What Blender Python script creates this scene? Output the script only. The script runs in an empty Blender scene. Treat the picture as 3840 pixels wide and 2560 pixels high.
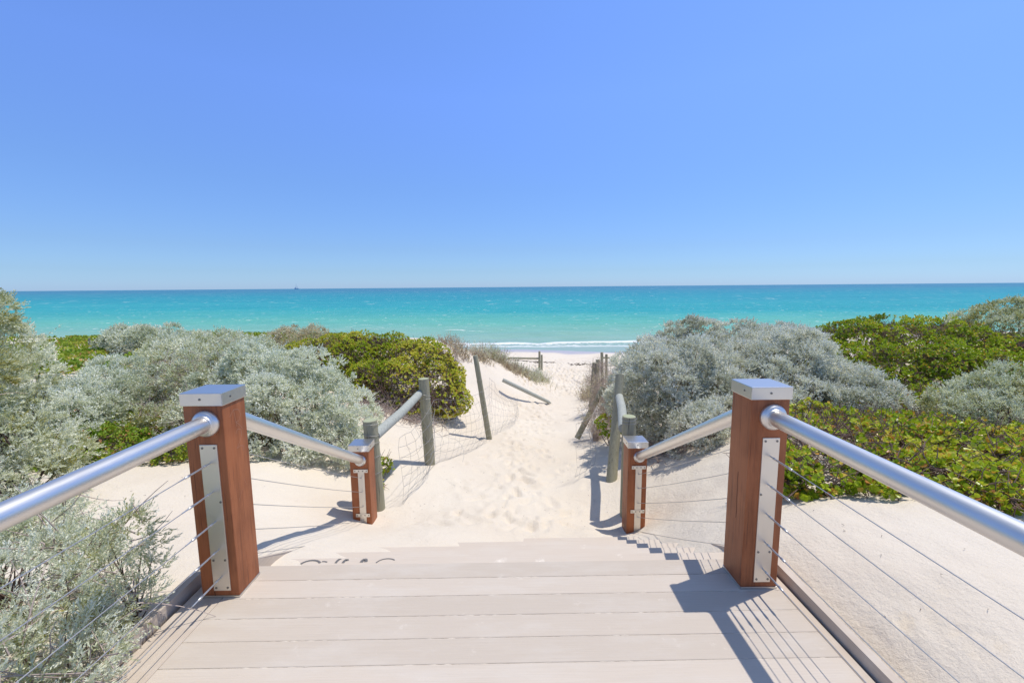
import bpy, bmesh, math, random
import numpy as np
from mathutils import Vector, Matrix
random.seed(7)
rng = np.random.default_rng(11)
R = math.radians
sc = bpy.context.scene
col = sc.collection

# ------------------------------------------------------------------ camera
CAM = Vector((0.0, 0.0, 1.614))
F = 1620.0                      # focal length in pixels of the 3840 px photograph
PITCH, YAW, ROLL = R(7.18), R(0.64), R(0.48)
cd = bpy.data.cameras.new('camera')
cd.sensor_width = 36; cd.lens = F / 3840 * 36
cd.clip_start = 0.05; cd.clip_end = 60000
cam = bpy.data.objects.new('camera', cd); col.objects.link(cam)
RM = Matrix.Rotation(-YAW, 3, 'Z') @ Matrix.Rotation(math.pi/2 - PITCH, 3, 'X') @ Matrix.Rotation(-ROLL, 3, 'Z')
cam.matrix_world = Matrix.Translation(CAM) @ RM.to_4x4()
sc.camera = cam

# ------------------------------------------------------------------ light
SUN_EL, SUN_AZ = R(70.5), R(67)          # azimuth from +Y towards +X
sun_dir = Vector((math.sin(SUN_AZ)*math.cos(SUN_EL), math.cos(SUN_AZ)*math.cos(SUN_EL), math.sin(SUN_EL)))
sd = bpy.data.lights.new('sun', 'SUN'); sd.energy = 3.5; sd.angle = R(0.5); sd.color = (1.0, 0.95, 0.87)
so = bpy.data.objects.new('sun', sd); col.objects.link(so)
so.rotation_euler = sun_dir.to_track_quat('Z', 'Y').to_euler(); so.location = (5, 5, 30)
w = bpy.data.worlds.new('World'); sc.world = w; w.use_nodes = True
nt = w.node_tree; nt.nodes.clear()
sky = nt.nodes.new('ShaderNodeTexSky'); sky.sky_type = 'NISHITA'; sky.sun_disc = False
sky.sun_elevation = SUN_EL; sky.sun_rotation = SUN_AZ
sky.air_density = 1.0; sky.dust_density = 0.35; sky.ozone_density = 4.0; sky.altitude = 0
bg = nt.nodes.new('ShaderNodeBackground'); bg.inputs['Strength'].default_value = 0.15
mul = nt.nodes.new('ShaderNodeMix'); mul.data_type = 'RGBA'; mul.blend_type = 'MULTIPLY'; mul.inputs[0].default_value = 1
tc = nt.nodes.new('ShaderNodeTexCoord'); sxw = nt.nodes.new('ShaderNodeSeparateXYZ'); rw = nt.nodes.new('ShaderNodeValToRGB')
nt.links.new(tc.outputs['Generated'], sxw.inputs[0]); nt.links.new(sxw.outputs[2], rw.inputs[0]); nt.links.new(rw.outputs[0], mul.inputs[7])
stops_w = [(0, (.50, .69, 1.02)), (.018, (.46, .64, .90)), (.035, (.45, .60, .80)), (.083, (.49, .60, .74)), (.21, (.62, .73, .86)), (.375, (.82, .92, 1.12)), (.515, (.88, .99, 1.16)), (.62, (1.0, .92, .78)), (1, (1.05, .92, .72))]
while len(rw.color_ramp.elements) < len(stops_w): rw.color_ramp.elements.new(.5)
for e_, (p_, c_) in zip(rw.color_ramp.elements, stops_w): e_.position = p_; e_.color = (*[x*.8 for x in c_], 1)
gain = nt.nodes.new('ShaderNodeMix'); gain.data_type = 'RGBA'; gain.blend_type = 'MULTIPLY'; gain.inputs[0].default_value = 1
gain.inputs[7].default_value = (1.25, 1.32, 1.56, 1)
out = nt.nodes.new('ShaderNodeOutputWorld')
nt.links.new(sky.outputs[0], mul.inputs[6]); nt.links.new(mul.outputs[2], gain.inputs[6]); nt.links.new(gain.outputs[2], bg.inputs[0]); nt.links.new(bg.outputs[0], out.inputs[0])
sc.view_settings.view_transform = 'Standard'; sc.view_settings.look = 'None'
sc.view_settings.gamma = 1; sc.view_settings.use_curve_mapping = False
sc.view_settings.exposure = 0.04

# ------------------------------------------------------------------ helpers
def ray(px, py):
    d = Vector(((px-1920)/F, -(py-1280)/F, -1.0))
    return RM @ d
def at(px, py, Y):                       # the point at distance Y seen at photo pixel px, py
    d = ray(px, py); return CAM + d*(Y/d.y)

class NT:
    """small material builder"""
    def __init__(s, name):
        s.m = bpy.data.materials.new(name); s.m.use_nodes = True
        s.t = s.m.node_tree; s.t.nodes.clear()
        s.out = s.t.nodes.new('ShaderNodeOutputMaterial')
        s.b = s.t.nodes.new('ShaderNodeBsdfPrincipled'); s.t.links.new(s.b.outputs[0], s.out.inputs[0])
    def n(s, t, **k):
        x = s.t.nodes.new(t)
        for a, v in k.items(): setattr(x, a, v)
        return x
    def l(s, a, b): s.t.links.new(a, b)
    def coord(s, scale=(1,1,1), kind='Object', rot=(0,0,0)):
        c = s.n('ShaderNodeTexCoord'); m = s.n('ShaderNodeMapping')
        m.inputs['Scale'].default_value = scale; m.inputs['Rotation'].default_value = rot
        s.l(c.outputs[kind], m.inputs[0]); return m.outputs[0]
    def noise(s, vec, scale, detail=4, rough=.55, dist=0):
        n = s.n('ShaderNodeTexNoise'); n.inputs['Scale'].default_value = scale; n.inputs['Detail'].default_value = detail
        n.inputs['Roughness'].default_value = rough; n.inputs['Distortion'].default_value = dist
        s.l(vec, n.inputs['Vector']); return n.outputs['Fac']
    def ramp(s, fac, stops, interp='LINEAR'):
        r = s.n('ShaderNodeValToRGB'); cr = r.color_ramp; cr.interpolation = interp
        while len(cr.elements) < len(stops): cr.elements.new(0.5)
        for e, (p, c) in zip(cr.elements, stops):
            e.position = p; e.color = (c[0], c[1], c[2], 1) if hasattr(c, '__len__') else (c, c, c, 1)
        s.l(fac, r.inputs[0]); return r.outputs[0]
    def mix(s, fac, a, b, mode='MIX'):
        m = s.n('ShaderNodeMix', data_type='RGBA', blend_type=mode)
        for v, i in ((fac, 0), (a, 6), (b, 7)):
            if hasattr(v, 'links'): s.l(v, m.inputs[i])
            elif i == 0: m.inputs[0].default_value = v
            else: m.inputs[i].default_value = (*v, 1)
        return m.outputs[2]
    def math(s, op, a, b=0.0, clamp=False):
        m = s.n('ShaderNodeMath', operation=op); m.use_clamp = clamp
        for v, i in ((a, 0), (b, 1)):
            if hasattr(v, 'links'): s.l(v, m.inputs[i])
            else: m.inputs[i].default_value = v
        return m.outputs[0]
    def bump(s, h, strength=.3, dist=.01, normal=None):
        b = s.n('ShaderNodeBump'); b.inputs['Strength'].default_value = strength; b.inputs['Distance'].default_value = dist
        s.l(h, b.inputs['Height'])
        if normal is not None: s.l(normal, b.inputs['Normal'])
        return b.outputs[0]
    def set(s, **k):
        names = dict(color='Base Color', rough='Roughness', metal='Metallic', normal='Normal', spec='Specular IOR Level', ior='IOR')
        for a, v in k.items():
            i = s.b.inputs[names[a]]
            if hasattr(v, 'links'): s.l(v, i)
            else: i.default_value = (*v, 1) if hasattr(v, '__len__') else v
        return s.m

def tag(o, label=None, cat=None, group=None, kind=None):
    if label: o['label'] = label
    if cat: o['category'] = cat
    if group: o['group'] = group
    if kind: o['kind'] = kind
    return o
def empty(name, loc=(0,0,0), label=None, cat=None, group=None):
    o = bpy.data.objects.new(name, None); col.objects.link(o); o.location = loc; o.empty_display_size = .1
    return tag(o, label, cat, group)
def link(name, me, mat, parent=None):
    """links a mesh given in world coordinates; children get the inverse of their parent's place"""
    o = bpy.data.objects.new(name, me); col.objects.link(o)
    if mat: me.materials.append(mat)
    if parent is not None:
        o.parent = parent
        p = Vector((0,0,0)); q = parent
        while q is not None: p += q.location; q = q.parent
        o.location = -p if parent.parent is None else Vector((0,0,0))
        if parent.parent is not None:
            o.location = Vector((0,0,0))
    return o
def shade(me, on=True, angle=None):
    me.polygons.foreach_set('use_smooth', [on]*len(me.polygons))
    if on and angle:
        try: me.set_sharp_from_angle(angle=angle)
        except Exception: pass

class MB:
    """collects shapes of one part; build() makes one mesh object"""
    def __init__(s): s.v = []; s.f = []
    def add(s, vs, fs):
        o = len(s.v); s.v += [tuple(x) for x in vs]; s.f += [tuple(i+o for i in f) for f in fs]
    def box(s, x0, x1, y0, y1, z0, z1, bev=0.0, M=None, seg=2):
        bm = bmesh.new(); bmesh.ops.create_cube(bm, size=1)
        for v in bm.verts:
            v.co = Vector(((x0+x1)/2 + v.co.x*(x1-x0), (y0+y1)/2 + v.co.y*(y1-y0), (z0+z1)/2 + v.co.z*(z1-z0)))
        if bev: bmesh.ops.bevel(bm, geom=bm.edges[:], offset=bev, segments=seg, affect='EDGES', profile=.6)
        if M is not None: bmesh.ops.transform(bm, matrix=M, verts=bm.verts)
        bm.verts.index_update()
        s.add([v.co for v in bm.verts], [[v.index for v in f.verts] for f in bm.faces]); bm.free(); return s
    def tube(s, pts, rad, n=12, cap=True):
        pts = [Vector(p) for p in pts]
        if not hasattr(rad, '__len__'): rad = [rad]*len(pts)
        ring = []; prev = None
        for i, p in enumerate(pts):
            d = (pts[min(i+1, len(pts)-1)] - pts[max(i-1, 0)]).normalized()
            if prev is None: u = d.orthogonal().normalized()
            else:
                u = prev - d*prev.dot(d)
                u = u.normalized() if u.length > 1e-6 else d.orthogonal().normalized()
            prev = u; v = d.cross(u)
            ring.append([p + (u*math.cos(a) + v*math.sin(a))*rad[i] for a in [2*math.pi*k/n for k in range(n)]])
        vs = [q for r_ in ring for q in r_]; fs = []
        for i in range(len(pts)-1):
            for k in range(n):
                a = i*n+k; b = i*n+(k+1) % n; fs.append((a, b, b+n, a+n))
        if cap: fs.append(tuple(range(n-1, -1, -1))); fs.append(tuple((len(pts)-1)*n+k for k in range(n)))
        s.add(vs, fs); return s
    def lathe(s, prof, M, n=32):
        vs = []; fs = []
        for (r_, z) in prof:
            vs += [M @ Vector((r_*math.cos(2*math.pi*k/n), r_*math.sin(2*math.pi*k/n), z)) for k in range(n)]
        for i in range(len(prof)-1):
            for k in range(n):
                a = i*n+k; b = i*n+(k+1) % n; fs.append((a, b, b+n, a+n))
        fs.append(tuple(range(n-1, -1, -1))); fs.append(tuple((len(prof)-1)*n+k for k in range(n)))
        s.add(vs, fs); return s
    def build(s, name, mat, parent=None, smooth=False, angle=R(35)):
        me = bpy.data.meshes.new(name); me.from_pydata(s.v, [], s.f); me.update()
        if smooth: shade(me, True, angle)
        return link(name, me, mat, parent)

# ------------------------------------------------------------------ terrain
CP = [  # x, y, z control points of the sand
 (-1.45,2.45,-.13),(-1.34,2.68,-.175),(-1.0,2.65,-.28),(-1.45,2.9,-.24),(-1.45,3.5,-.52),(-1.45,4.25,-.83),(-1.34,2.98,-.30),(-1.14,3.27,-.455),
 (-.62,3.5,-.58),(0,3.9,-.765),(.83,3.93,-.79),(1.3,4.25,-.98),(.5,3.4,-.85),(.5,2.9,-.7),(-.5,2.9,-.6),(-.7,2.5,-.4),(0.5,2.4,-.5),
 (-1.35,1.5,-.25),(0,1.5,-.5),(1.3,1.5,-.35),(0,0,-.5),(0,-2,-.5),(1.25,3.4,-.62),
 (0,5,-.94),(-1.2,5,-.87),(1,5,-1.0),(-1.16,6,-.92),(-2,6,-.72),(1.39,5.56,-.97),(2.3,5.5,-.55),(3,5,-.12),
 (1.75,4.6,-.7),(1.62,3.6,-.42),(1.62,3.0,-.16),(1.62,2.5,.0),(2.3,4.3,-.28),(2.3,3.3,-.02),
 (0.1,8,-1.3),(-.36,8,-1.28),(-1.5,8,-.95),(-2.6,8,-.55),(1.6,8,-1.35),(2.6,8,-.9),(3.6,8,-.6),
 (.7,12,-1.85),(-.2,12,-1.75),(-1.1,12,-.85),(-2.0,12.3,-.30),(-1.67,13.2,-.28),(-.54,15,-.9),(.4,15.5,-1.45),(.9,15.5,-1.85),(2.3,12,-1.8),(3.6,12,-1.1),(4.8,12,-.8),
 (2,18,-2.4),(0.3,17.5,-1.75),(-1.2,17,-1.15),(4,18,-2.4),(5.5,17,-1.6),(7.5,18,-1.1),
 (3.5,24,-2.85),(1.2,24,-2.7),(-1.5,23.5,-2.3),(6.4,24,-2.8),(9.5,24,-2.1),
 (2,30,-3.2),(-5,31,-3.1),(-8,27,-1.75),(-10,22,-1.1),(-14,28,-1.45),(-18,28,-1.45),(-12,33,-3.2),(-25,24,-1.3),(-25,30,-1.55),(-25,37,-3.3),(-45,32,-1.5),(-40,39,-3.3),(-55,42,-3.2),(-60,20,-1.1),
 (10,30,-3.0),(14,26,-1.5),(14,31,-3.1),(40,26,-1.2),(40,34,-3.2),
 (0,37,-3.66),(20,37,-3.66),(40,37,-3.66),(-20,40,-3.66),(-40,43.5,-3.66),(-60,49,-3.66),(0,50,-4.4),(40,50,-4.4),(-60,62,-4.5),(0,110,-6.5),(40,110,-6.5),(-60,110,-6),
 (4,5.2,-.25),(5.4,4.6,-.32),(6,5.6,-.52),(4,8.5,-.5),(6,12,-.6),(8,8,-.4),(8,5,-.45),(6,3.6,-.08),(10,15,-.7),(14,20,-.9),(30,15,-.6),(40,5,-.2),(4,3,.06),(1.75,2,.05),(1.75,1,.05),(1.75,-2,.05),(3,1,.07),(6,2,.09),(3,-3,.07),(10,3,.0),(20,-3,.3),
 (-1.85,2.1,-.03),(-1.85,1,.02),(-1.85,-2,.03),(-2.6,2.5,-.08),(-3,3.4,-.18),(-4,4.8,-.36),(-2.4,4.2,-.42),(-2.6,5.2,-.5),(-6,4,-.25),(-6,8,-.5),(-10,12,-.7),(-4,10,-.4),(-15,20,-.85),(-6,16,-.75),(-5,-3,.1),(-12,3,-.1),(-30,10,-.6),(-60,5,-.6),
]
CPa = np.array(CP, float)
def tps_u(r2): return np.where(r2 > 1e-12, .5*r2*np.log(np.maximum(r2, 1e-12)), 0)
_sc = lambda xy: np.stack([xy[:,0], xy[:,1]], 1)
_n = len(CPa); _P = np.hstack([np.ones((_n,1)), CPa[:,:2]])
_K = tps_u(((CPa[:,None,:2]-CPa[None,:,:2])**2).sum(-1)) + np.eye(_n)*.02
_A = np.block([[_K, _P],[_P.T, np.zeros((3,3))]])
_w = np.linalg.solve(_A, np.concatenate([CPa[:,2], np.zeros(3)]))
def base_h(x, y):
    x = np.clip(np.asarray(x, float), -60, 40); y = np.clip(np.asarray(y, float), -3, 110)
    sh = x.shape; q = np.stack([x.ravel(), y.ravel()], 1); o = np.empty(len(q))
    for i in range(0, len(q), 20000):
        p = q[i:i+20000]
        r2 = ((p[:,None,:]-CPa[None,:,:2])**2).sum(-1)
        o[i:i+20000] = tps_u(r2) @ _w[:_n] + _w[_n] + p @ _w[_n+1:]
    return o.reshape(sh)
def vnoise(x, y, s, seed):
    """value noise"""
    r_ = np.random.default_rng(seed).random((256, 256))
    X = x/s+1000; Y = y/s+1000; xi = np.floor(X).astype(int); yi = np.floor(Y).astype(int)
    fx = X-xi; fy = Y-yi; fx = fx*fx*(3-2*fx); fy = fy*fy*(3-2*fy)
    g = lambda a, b: r_[a % 256, b % 256]
    return (g(xi,yi)*(1-fx)+g(xi+1,yi)*fx)*(1-fy) + (g(xi,yi+1)*(1-fx)+g(xi+1,yi+1)*fx)*fy - .5
def height(x, y):
    h = base_h(x, y)
    land = np.clip((36-y)/6, 0, 1)
    far = np.clip((y-5)/12, 0, 1)
    h = h + land*(.05*vnoise(x, y, .9, 1)*(.5+far) + .022*vnoise(x, y, .33, 2) + .016*vnoise(x, y, .11, 9)*np.clip((6-y)/2, 0, 1) + .3*vnoise(x, y, 4.5, 3)*far*np.clip(np.abs(x-1)/4, 0, 1))
    return h
def under_deck(x, y, h):
    """the sand lies below the platform and is held back by its kerbs"""
    m = (x > -1.70) & (x < 1.50) & (y < 2.39)
    return np.where(m, np.minimum(h, -.25), h)
def gz(x, y): return float(height(np.array([x], float), np.array([y], float))[0])

def axis(parts):
    a = [parts[0][0]]
    for (lo, hi, s0, s1) in parts:
        x = a[-1]
        while x < hi-1e-6:
            t = (x-lo)/(hi-lo); s_ = s0*(s1/s0)**t; x = min(x+s_, hi); a.append(x)
    return np.array(a)
xs = axis([(-300,-60,40,8),(-60,-8,5,.35),(-8,-2.4,.25,.05),(-2.4,3.2,.035,.035),(3.2,9,.05,.25),(9,60,.35,6),(60,300,8,40)])
ys = axis([(-6,-1,.5,.2),(-1,2.3,.1,.04),(2.3,7.5,.035,.035),(7.5,14,.045,.08),(14,30,.1,.16),(30,45,.2,.6),(45,160,1,20)])
GX, GY = np.meshgrid(xs, ys)
GZ = height(GX, GY)
# footprints trodden along the path and over the beach
def prints(n, fx, fy, size, depth):
    global GZ
    for _ in range(n):
        y = fy(); x = fx(y); a = random.gauss(0, .5); L = size*random.uniform(.8, 1.25); W = L*.42
        i0, i1 = np.searchsorted(xs, [x-L*1.6, x+L*1.6]); j0, j1 = np.searchsorted(ys, [y-L*1.6, y+L*1.6])
        if i1-i0 < 2 or j1-j0 < 2: continue
        dx = GX[j0:j1, i0:i1]-x; dy = GY[j0:j1, i0:i1]-y
        u = (dx*math.cos(a)+dy*math.sin(a))/W; v = (-dx*math.sin(a)+dy*math.cos(a))/L
        r2 = u*u+v*v
        GZ[j0:j1, i0:i1] += depth*random.uniform(.4, 1)*(-np.exp(-r2*2.2) + .45*np.exp(-(np.sqrt(r2)-1.15)**2*7))
def path_c(y): return float(np.interp(y, [3.9, 8, 12, 18, 24, 30], [0, .25, .75, 2.1, 3.4, 3.6]))
def path_w(y): return float(np.interp(y, [3.9, 8, 12, 18, 24, 30], [.95, .75, .75, .9, 1.5, 9]))
prints(420, lambda y: path_c(y)+random.gauss(0, .42)*path_w(y), lambda: 4.1+random.random()**1.2*16, .16, .038)
prints(900, lambda y: path_c(y)+random.gauss(0, .6)*path_w(y), lambda: 4.0+random.random()**1.2*16, .07, .018)
prints(1500, lambda y: path_c(y)+random.uniform(-1.3, 1.3)*path_w(y), lambda: random.uniform(14, 30), .22, .06)
# a scraped patch in the sand right of the platform
prints(60, lambda y: random.gauss(1.80, .11), lambda: random.gauss(1.76, .07), .045, .016)
prints(60, lambda y: random.uniform(1.7, 3.4), lambda: random.uniform(1.2, 3.2), .025, .006)
prints(60, lambda y: random.uniform(-3.6, -1.75), lambda: random.uniform(2.0, 4.6), .03, .01)
GZ = under_deck(GX, GY, GZ)
ny, nx = GX.shape
idx = np.arange(nx*ny).reshape(ny, nx)
quads = np.stack([idx[:-1,:-1], idx[:-1,1:], idx[1:,1:], idx[1:,:-1]], -1).reshape(-1, 4)
def np_mesh(name, V, Q, tint=None, smooth=False):
    me = bpy.data.meshes.new(name); k = Q.shape[1]
    me.vertices.add(len(V)); me.vertices.foreach_set('co', np.asarray(V, np.float32).ravel())
    me.loops.add(len(Q)*k); me.loops.foreach_set('vertex_index', np.asarray(Q, np.int32).ravel())
    me.polygons.add(len(Q)); me.polygons.foreach_set('loop_start', np.arange(0, len(Q)*k, k, dtype=np.int32))
    me.update(calc_edges=True)
    if smooth: me.polygons.foreach_set('use_smooth', np.ones(len(Q), bool))
    if tint is not None:
        a = me.attributes.new('tint', 'FLOAT', 'POINT'); a.data.foreach_set('value', np.asarray(tint, np.float32))
    return me

m = NT('sand'); c = m.coord()
n1 = m.noise(c, .7, 5); n2 = m.noise(c, 9, 6, .7); n3 = m.noise(c, 260, 2, .6)
colr = m.mix(m.ramp(n1, [(.35, 0), (.65, 1)]), (.75, .655, .525), (.80, .72, .595))
colr = m.mix(m.math('MULTIPLY', m.ramp(n3, [(.3, 1), (.62, 0)]), .5), colr, (.60, .51, .42))
lit = m.noise(m.coord((1,1.6,1)), 34, 5, .75)
colr = m.mix(m.math('MULTIPLY', m.ramp(lit, [(.68, 0), (.73, 1)]), .55), colr, (.20, .14, .09))
sx = m.n('ShaderNodeSeparateXYZ'); geo = m.n('ShaderNodeNewGeometry'); m.l(geo.outputs['Position'], sx.inputs[0])
wz = m.math('ADD', sx.outputs[2], m.math('MULTIPLY', m.math('SUBTRACT', n1, .5), .06))
wet = m.n('ShaderNodeMapRange'); wet.inputs[1].default_value = -3.50; wet.inputs[2].default_value = -3.42; wet.inputs[3].default_value = 1; wet.inputs[4].default_value = 0
m.l(wz, wet.inputs[0])
colr = m.mix(wet.outputs[0], colr, (.47, .44, .46))
hh = m.math('ADD', m.math('MULTIPLY', n2, .6), m.math('MULTIPLY', m.noise(c, 45, 4, .65), .25))
hh = m.math('ADD', hh, m.math('MULTIPLY', n3, .10))
m.set(color=colr, rough=m.math('SUBTRACT', .95, m.math('MULTIPLY', wet.outputs[0], .55)), spec=.2, normal=m.bump(hh, .65, .045))
M_SAND = m.m
sand_o = link('sand', np_mesh('sand', np.stack([GX, GY, GZ], -1).reshape(-1, 3), quads, smooth=True), M_SAND)
tag(sand_o, kind='structure')

# ------------------------------------------------------------------ sea
SEA = -3.60
def shore_y(x): return np.interp(x, [-60, -40, -20, 0, 40], [47, 42.5, 39.5, 37, 37])
wx = axis([(-40000,-300,12000,60),(-300,-60,20,1.2),(-60,60,.7,.7),(60,300,1.2,20),(300,40000,60,12000)])
wy = axis([(34,60,.22,.3),(60,130,.4,2),(130,1000,4,60),(1000,40000,120,6000)])
WX, WY = np.meshgrid(wx, wy)
d_sh = WY - shore_y(np.clip(WX, -60, 40))
wob = 1.1*vnoise(WX, WY*0, 9, 21) + .7*vnoise(WX, WY*0, 3, 22)
fade = np.clip(d_sh/6, 0, 1)*np.clip((400-WY)/300, 0, 1)
WZ = SEA + fade*(.10*np.sin(WY*1.05+wob*2+vnoise(WX, WY, 7, 5)*4) + .16*vnoise(WX, WY*2, 3.2, 6) + .08*vnoise(WX, WY*2.5, 1.1, 8))
def breaker(yc, amp, wid, seed, lo=-1e9, hi=1e9):
    s_ = d_sh - yc - 1.4*vnoise(WX, WY*0, 6, seed) - .5*vnoise(WX, WY*0, 1.7, seed+1)
    g = np.where(s_ < 0, np.exp(-(s_/(wid*.5))**2), np.exp(-(s_/(wid*1.4))**2))
    win = np.clip((WX-lo)/4, 0, 1)*np.clip((hi-WX)/4, 0, 1)
    return amp*g*win*(.75+.6*vnoise(WX, WY, 2.2, seed+2)+.35*vnoise(WX, WY, .8, seed+3))
BR = breaker(2.3, .20, .7, 31) + breaker(4.0, .07, .7, 35)*.6
BR2 = breaker(13, .16, .5, 41, -11, .5)
WZ += BR + BR2
foam = np.clip(BR*4.0, 0, .85) + np.clip((BR2-.05)*6, 0, 1)
foam = np.maximum(foam, np.clip(1-np.abs(d_sh-.55-.9*vnoise(WX, WY*0, 5, 51)-.3*vnoise(WX,WY*0,1.3,52))/.28, 0, 1)*.8)
foam = np.maximum(foam, .30*np.clip(1-np.abs(d_sh-1.3)/1.1, 0, 1))
nyw, nxw = WX.shape; idw = np.arange(nxw*nyw).reshape(nyw, nxw)
qw = np.stack([idw[:-1,:-1], idw[:-1,1:], idw[1:,1:], idw[1:,:-1]], -1).reshape(-1, 4)
m = NT('sea_water'); geo = m.n('ShaderNodeNewGeometry'); sx = m.n('ShaderNodeSeparateXYZ'); m.l(geo.outputs['Position'], sx.inputs[0])
# depth of the sea bed: log of the distance offshore, with sand banks and weed patches
lg = m.math('LOGARITHM', m.math('MAXIMUM', m.math('SUBTRACT', m.math('ADD', sx.outputs[1], m.math('MULTIPLY', sx.outputs[0], .09)), 33), 1), 10)
big = m.noise(m.coord((.004, .02, 1)), 1.0, 4, .6)
lg2 = m.math('ADD', m.math('DIVIDE', lg, 3.2), m.math('MULTIPLY', m.math('SUBTRACT', big, .5), .30))
wc = m.ramp(lg2, [(.20, (.36, .46, .41)), (.34, (.27, .47, .37)), (.46, (.15, .46, .36)), (.58, (.045, .37, .37)), (.74, (.03, .29, .34)), (.92, (.06, .22, .31))])
def layer(sx_, sy_, th0, th1, lo, hi, seed):
    n = m.noise(m.coord((sx_, sy_, 1), rot=(0, 0, seed*.01)), 1.0, 5, .62)
    a = m.ramp(n, [(th0, 0), (th1, 1)])
    r1 = m.n('ShaderNodeMapRange'); r1.inputs[1].default_value = lo; r1.inputs[2].default_value = lo*1.4; m.l(sx.outputs[1], r1.inputs[0])
    r2 = m.n('ShaderNodeMapRange'); r2.inputs[1].default_value = hi; r2.inputs[2].default_value = hi*1.4; r2.inputs[3].default_value = 1; r2.inputs[4].default_value = 0; m.l(sx.outputs[1], r2.inputs[0])
    return m.math('MULTIPLY', a, m.math('MULTIPLY', r1.outputs[0], r2.outputs[0]))
caps = m.math('ADD', layer(.8, 1.3, .62, .67, 42, 110, 1), layer(.25, .16, .62, .67, 110, 420, 2))
caps = m.math('ADD', caps, layer(.07, .025, .62, .67, 420, 3000, 3), True)
rip = m.noise(m.coord((.35, 1.3, 1)), 1.0, 6, .7)
rip2 = m.noise(m.coord((.05, .12, 1)), 1.0, 6, .7)
wc = m.mix(m.math('MULTIPLY', m.ramp(rip, [(.35, 0), (.65, 1)]), .35), wc, m.mix(1.0, wc, (.62, .80, .86), 'MULTIPLY'))
wc = m.mix(m.math('MULTIPLY', m.ramp(rip2, [(.35, 0), (.65, 1)]), .40), wc, m.mix(1.0, wc, (.55, .78, .88), 'MULTIPLY'))
at_ = m.n('ShaderNodeAttribute', attribute_name='tint')
fn = m.noise(m.coord((1.3, 2.0, 1)), 1.6, 6, .7)
fm = m.math('SUBTRACT', m.math('ADD', at_.outputs['Fac'], fn), .72)
fm = m.math('MULTIPLY', m.math('MULTIPLY', fm, 5.0, True), m.math('MULTIPLY', at_.outputs['Fac'], 6, True))
fm = m.math('MAXIMUM', fm, m.math('MULTIPLY', caps, .40))
wc = m.mix(fm, wc, (.80, .80, .77))
bh = m.math('ADD', rip, m.math('MULTIPLY', m.noise(m.coord((1.2, 3.5, 1)), 1.0, 5, .7), .5))
m.set(color=wc, rough=m.math('ADD', .42, m.math('MULTIPLY', fm, .4)), spec=.10, ior=1.33, normal=m.bump(bh, .5, .25))
M_SEA = m.m
sea = link('water', np_mesh('water', np.stack([WX, WY, WZ], -1).reshape(-1, 3), qw, tint=foam.ravel(), smooth=True), M_SEA)
tag(sea, kind='structure')

# ------------------------------------------------------------------ materials of the built things
def metal(name, rough, tone=(.72, .71, .69), scale=(1, 60, 60)):
    m = NT(name); n = m.noise(m.coord(scale), 6, 5, .7); n2 = m.noise(m.coord(), 5, 4)
    m.set(color=m.mix(n2, tone, tuple(x*.86 for x in tone)), metal=1.0,
          rough=m.math('ADD', rough-.08, m.math('MULTIPLY', n, .22)), normal=m.bump(n, .06, .002)); return m.m
M_RAIL = metal('brushed_steel_rail', .40, (.80, .78, .75), (60, 2, 60))
M_STEEL = metal('brushed_steel', .34, (.70, .69, .67), (40, 40, 3))
M_PLATE = metal('satin_steel_plate', .42, (.80, .76, .70), (40, 40, 3))
M_CABLE = metal('cable_steel', .40, (.55, .54, .54), (200, 20, 200))
m = NT('screw_steel'); m.set(color=(.22, .21, .20), metal=1.0, rough=.4); M_SCREW = m.m
def timber(name, a, b, dark, scale):
    m = NT(name); c = m.coord(scale)
    g = m.noise(c, 3, 8, .65, .6); g2 = m.noise(m.coord((scale[0]*3, scale[1]*3, scale[2]*1.2)), 4, 6, .7); big = m.noise(m.coord(), 3.5, 4)
    cl = m.mix(m.ramp(g, [(.3, 0), (.7, 1)]), a, b)
    cl = m.mix(m.math('MULTIPLY', m.ramp(g2, [(.28, 1), (.42, 0)]), .75), cl, dark)
    cl = m.mix(m.math('MULTIPLY', m.ramp(big, [(.42, 0), (.60, 1)]), .45), cl, tuple(x*1.3 for x in b))
    cl = m.mix(m.math('MULTIPLY', m.ramp(m.noise(m.coord((5, 5, .5)), 1.7, 5, .7), [(.50, 0), (.62, 1)]), .45), cl, tuple(x*.55 for x in a))
    hs_ = m.noise(m.coord((scale[0]*5, scale[1]*5, scale[2]*1.4)), 3, 3, .5)
    cl = m.mix(m.math('MULTIPLY', m.ramp(hs_, [(.30, 1), (.36, 0)]), .8), cl, dark)
    gr = m.noise(m.coord((3, 3, 2), rot=(.5, .3, 0)), 9, 6, .75)
    cl = m.mix(m.math('MULTIPLY', m.ramp(gr, [(.67, 0), (.72, 1)]), .35), cl, (.50, .27, .17))
    m.set(color=cl, rough=.50, spec=.35, normal=m.bump(m.math('ADD', g, m.math('MULTIPLY', g2, .6)), .5, .005)); return m.m
M_TIM = timber('red_oiled_hardwood', (.27, .078, .026), (.38, .13, .05), (.10, .03, .014), (9, 9, .6))
M_CRACK = NT('timber_crack').set(color=(.03, .012, .008), rough=.9)
def weathered(name, a, b, dark):
    m = NT(name); g = m.noise(m.coord((14, 14, 1.2)), 3, 8, .7, .5); big = m.noise(m.coord(), 2.5, 4)
    cl = m.mix(m.ramp(g, [(.3, 0), (.7, 1)]), a, b)
    cl = m.mix(m.ramp(m.noise(m.coord((22, 22, .8)), 3, 6, .6), [(.30, 1), (.40, 0)]), cl, dark)
    cl = m.mix(m.math('MULTIPLY', big, .35), cl, (.27, .29, .20))
    m.set(color=cl, rough=.85, spec=.2, normal=m.bump(g, .6, .008)); return m.m
M_LOG = weathered('treated_log', (.27, .255, .175), (.42, .385, .27), (.10, .085, .06))
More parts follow.
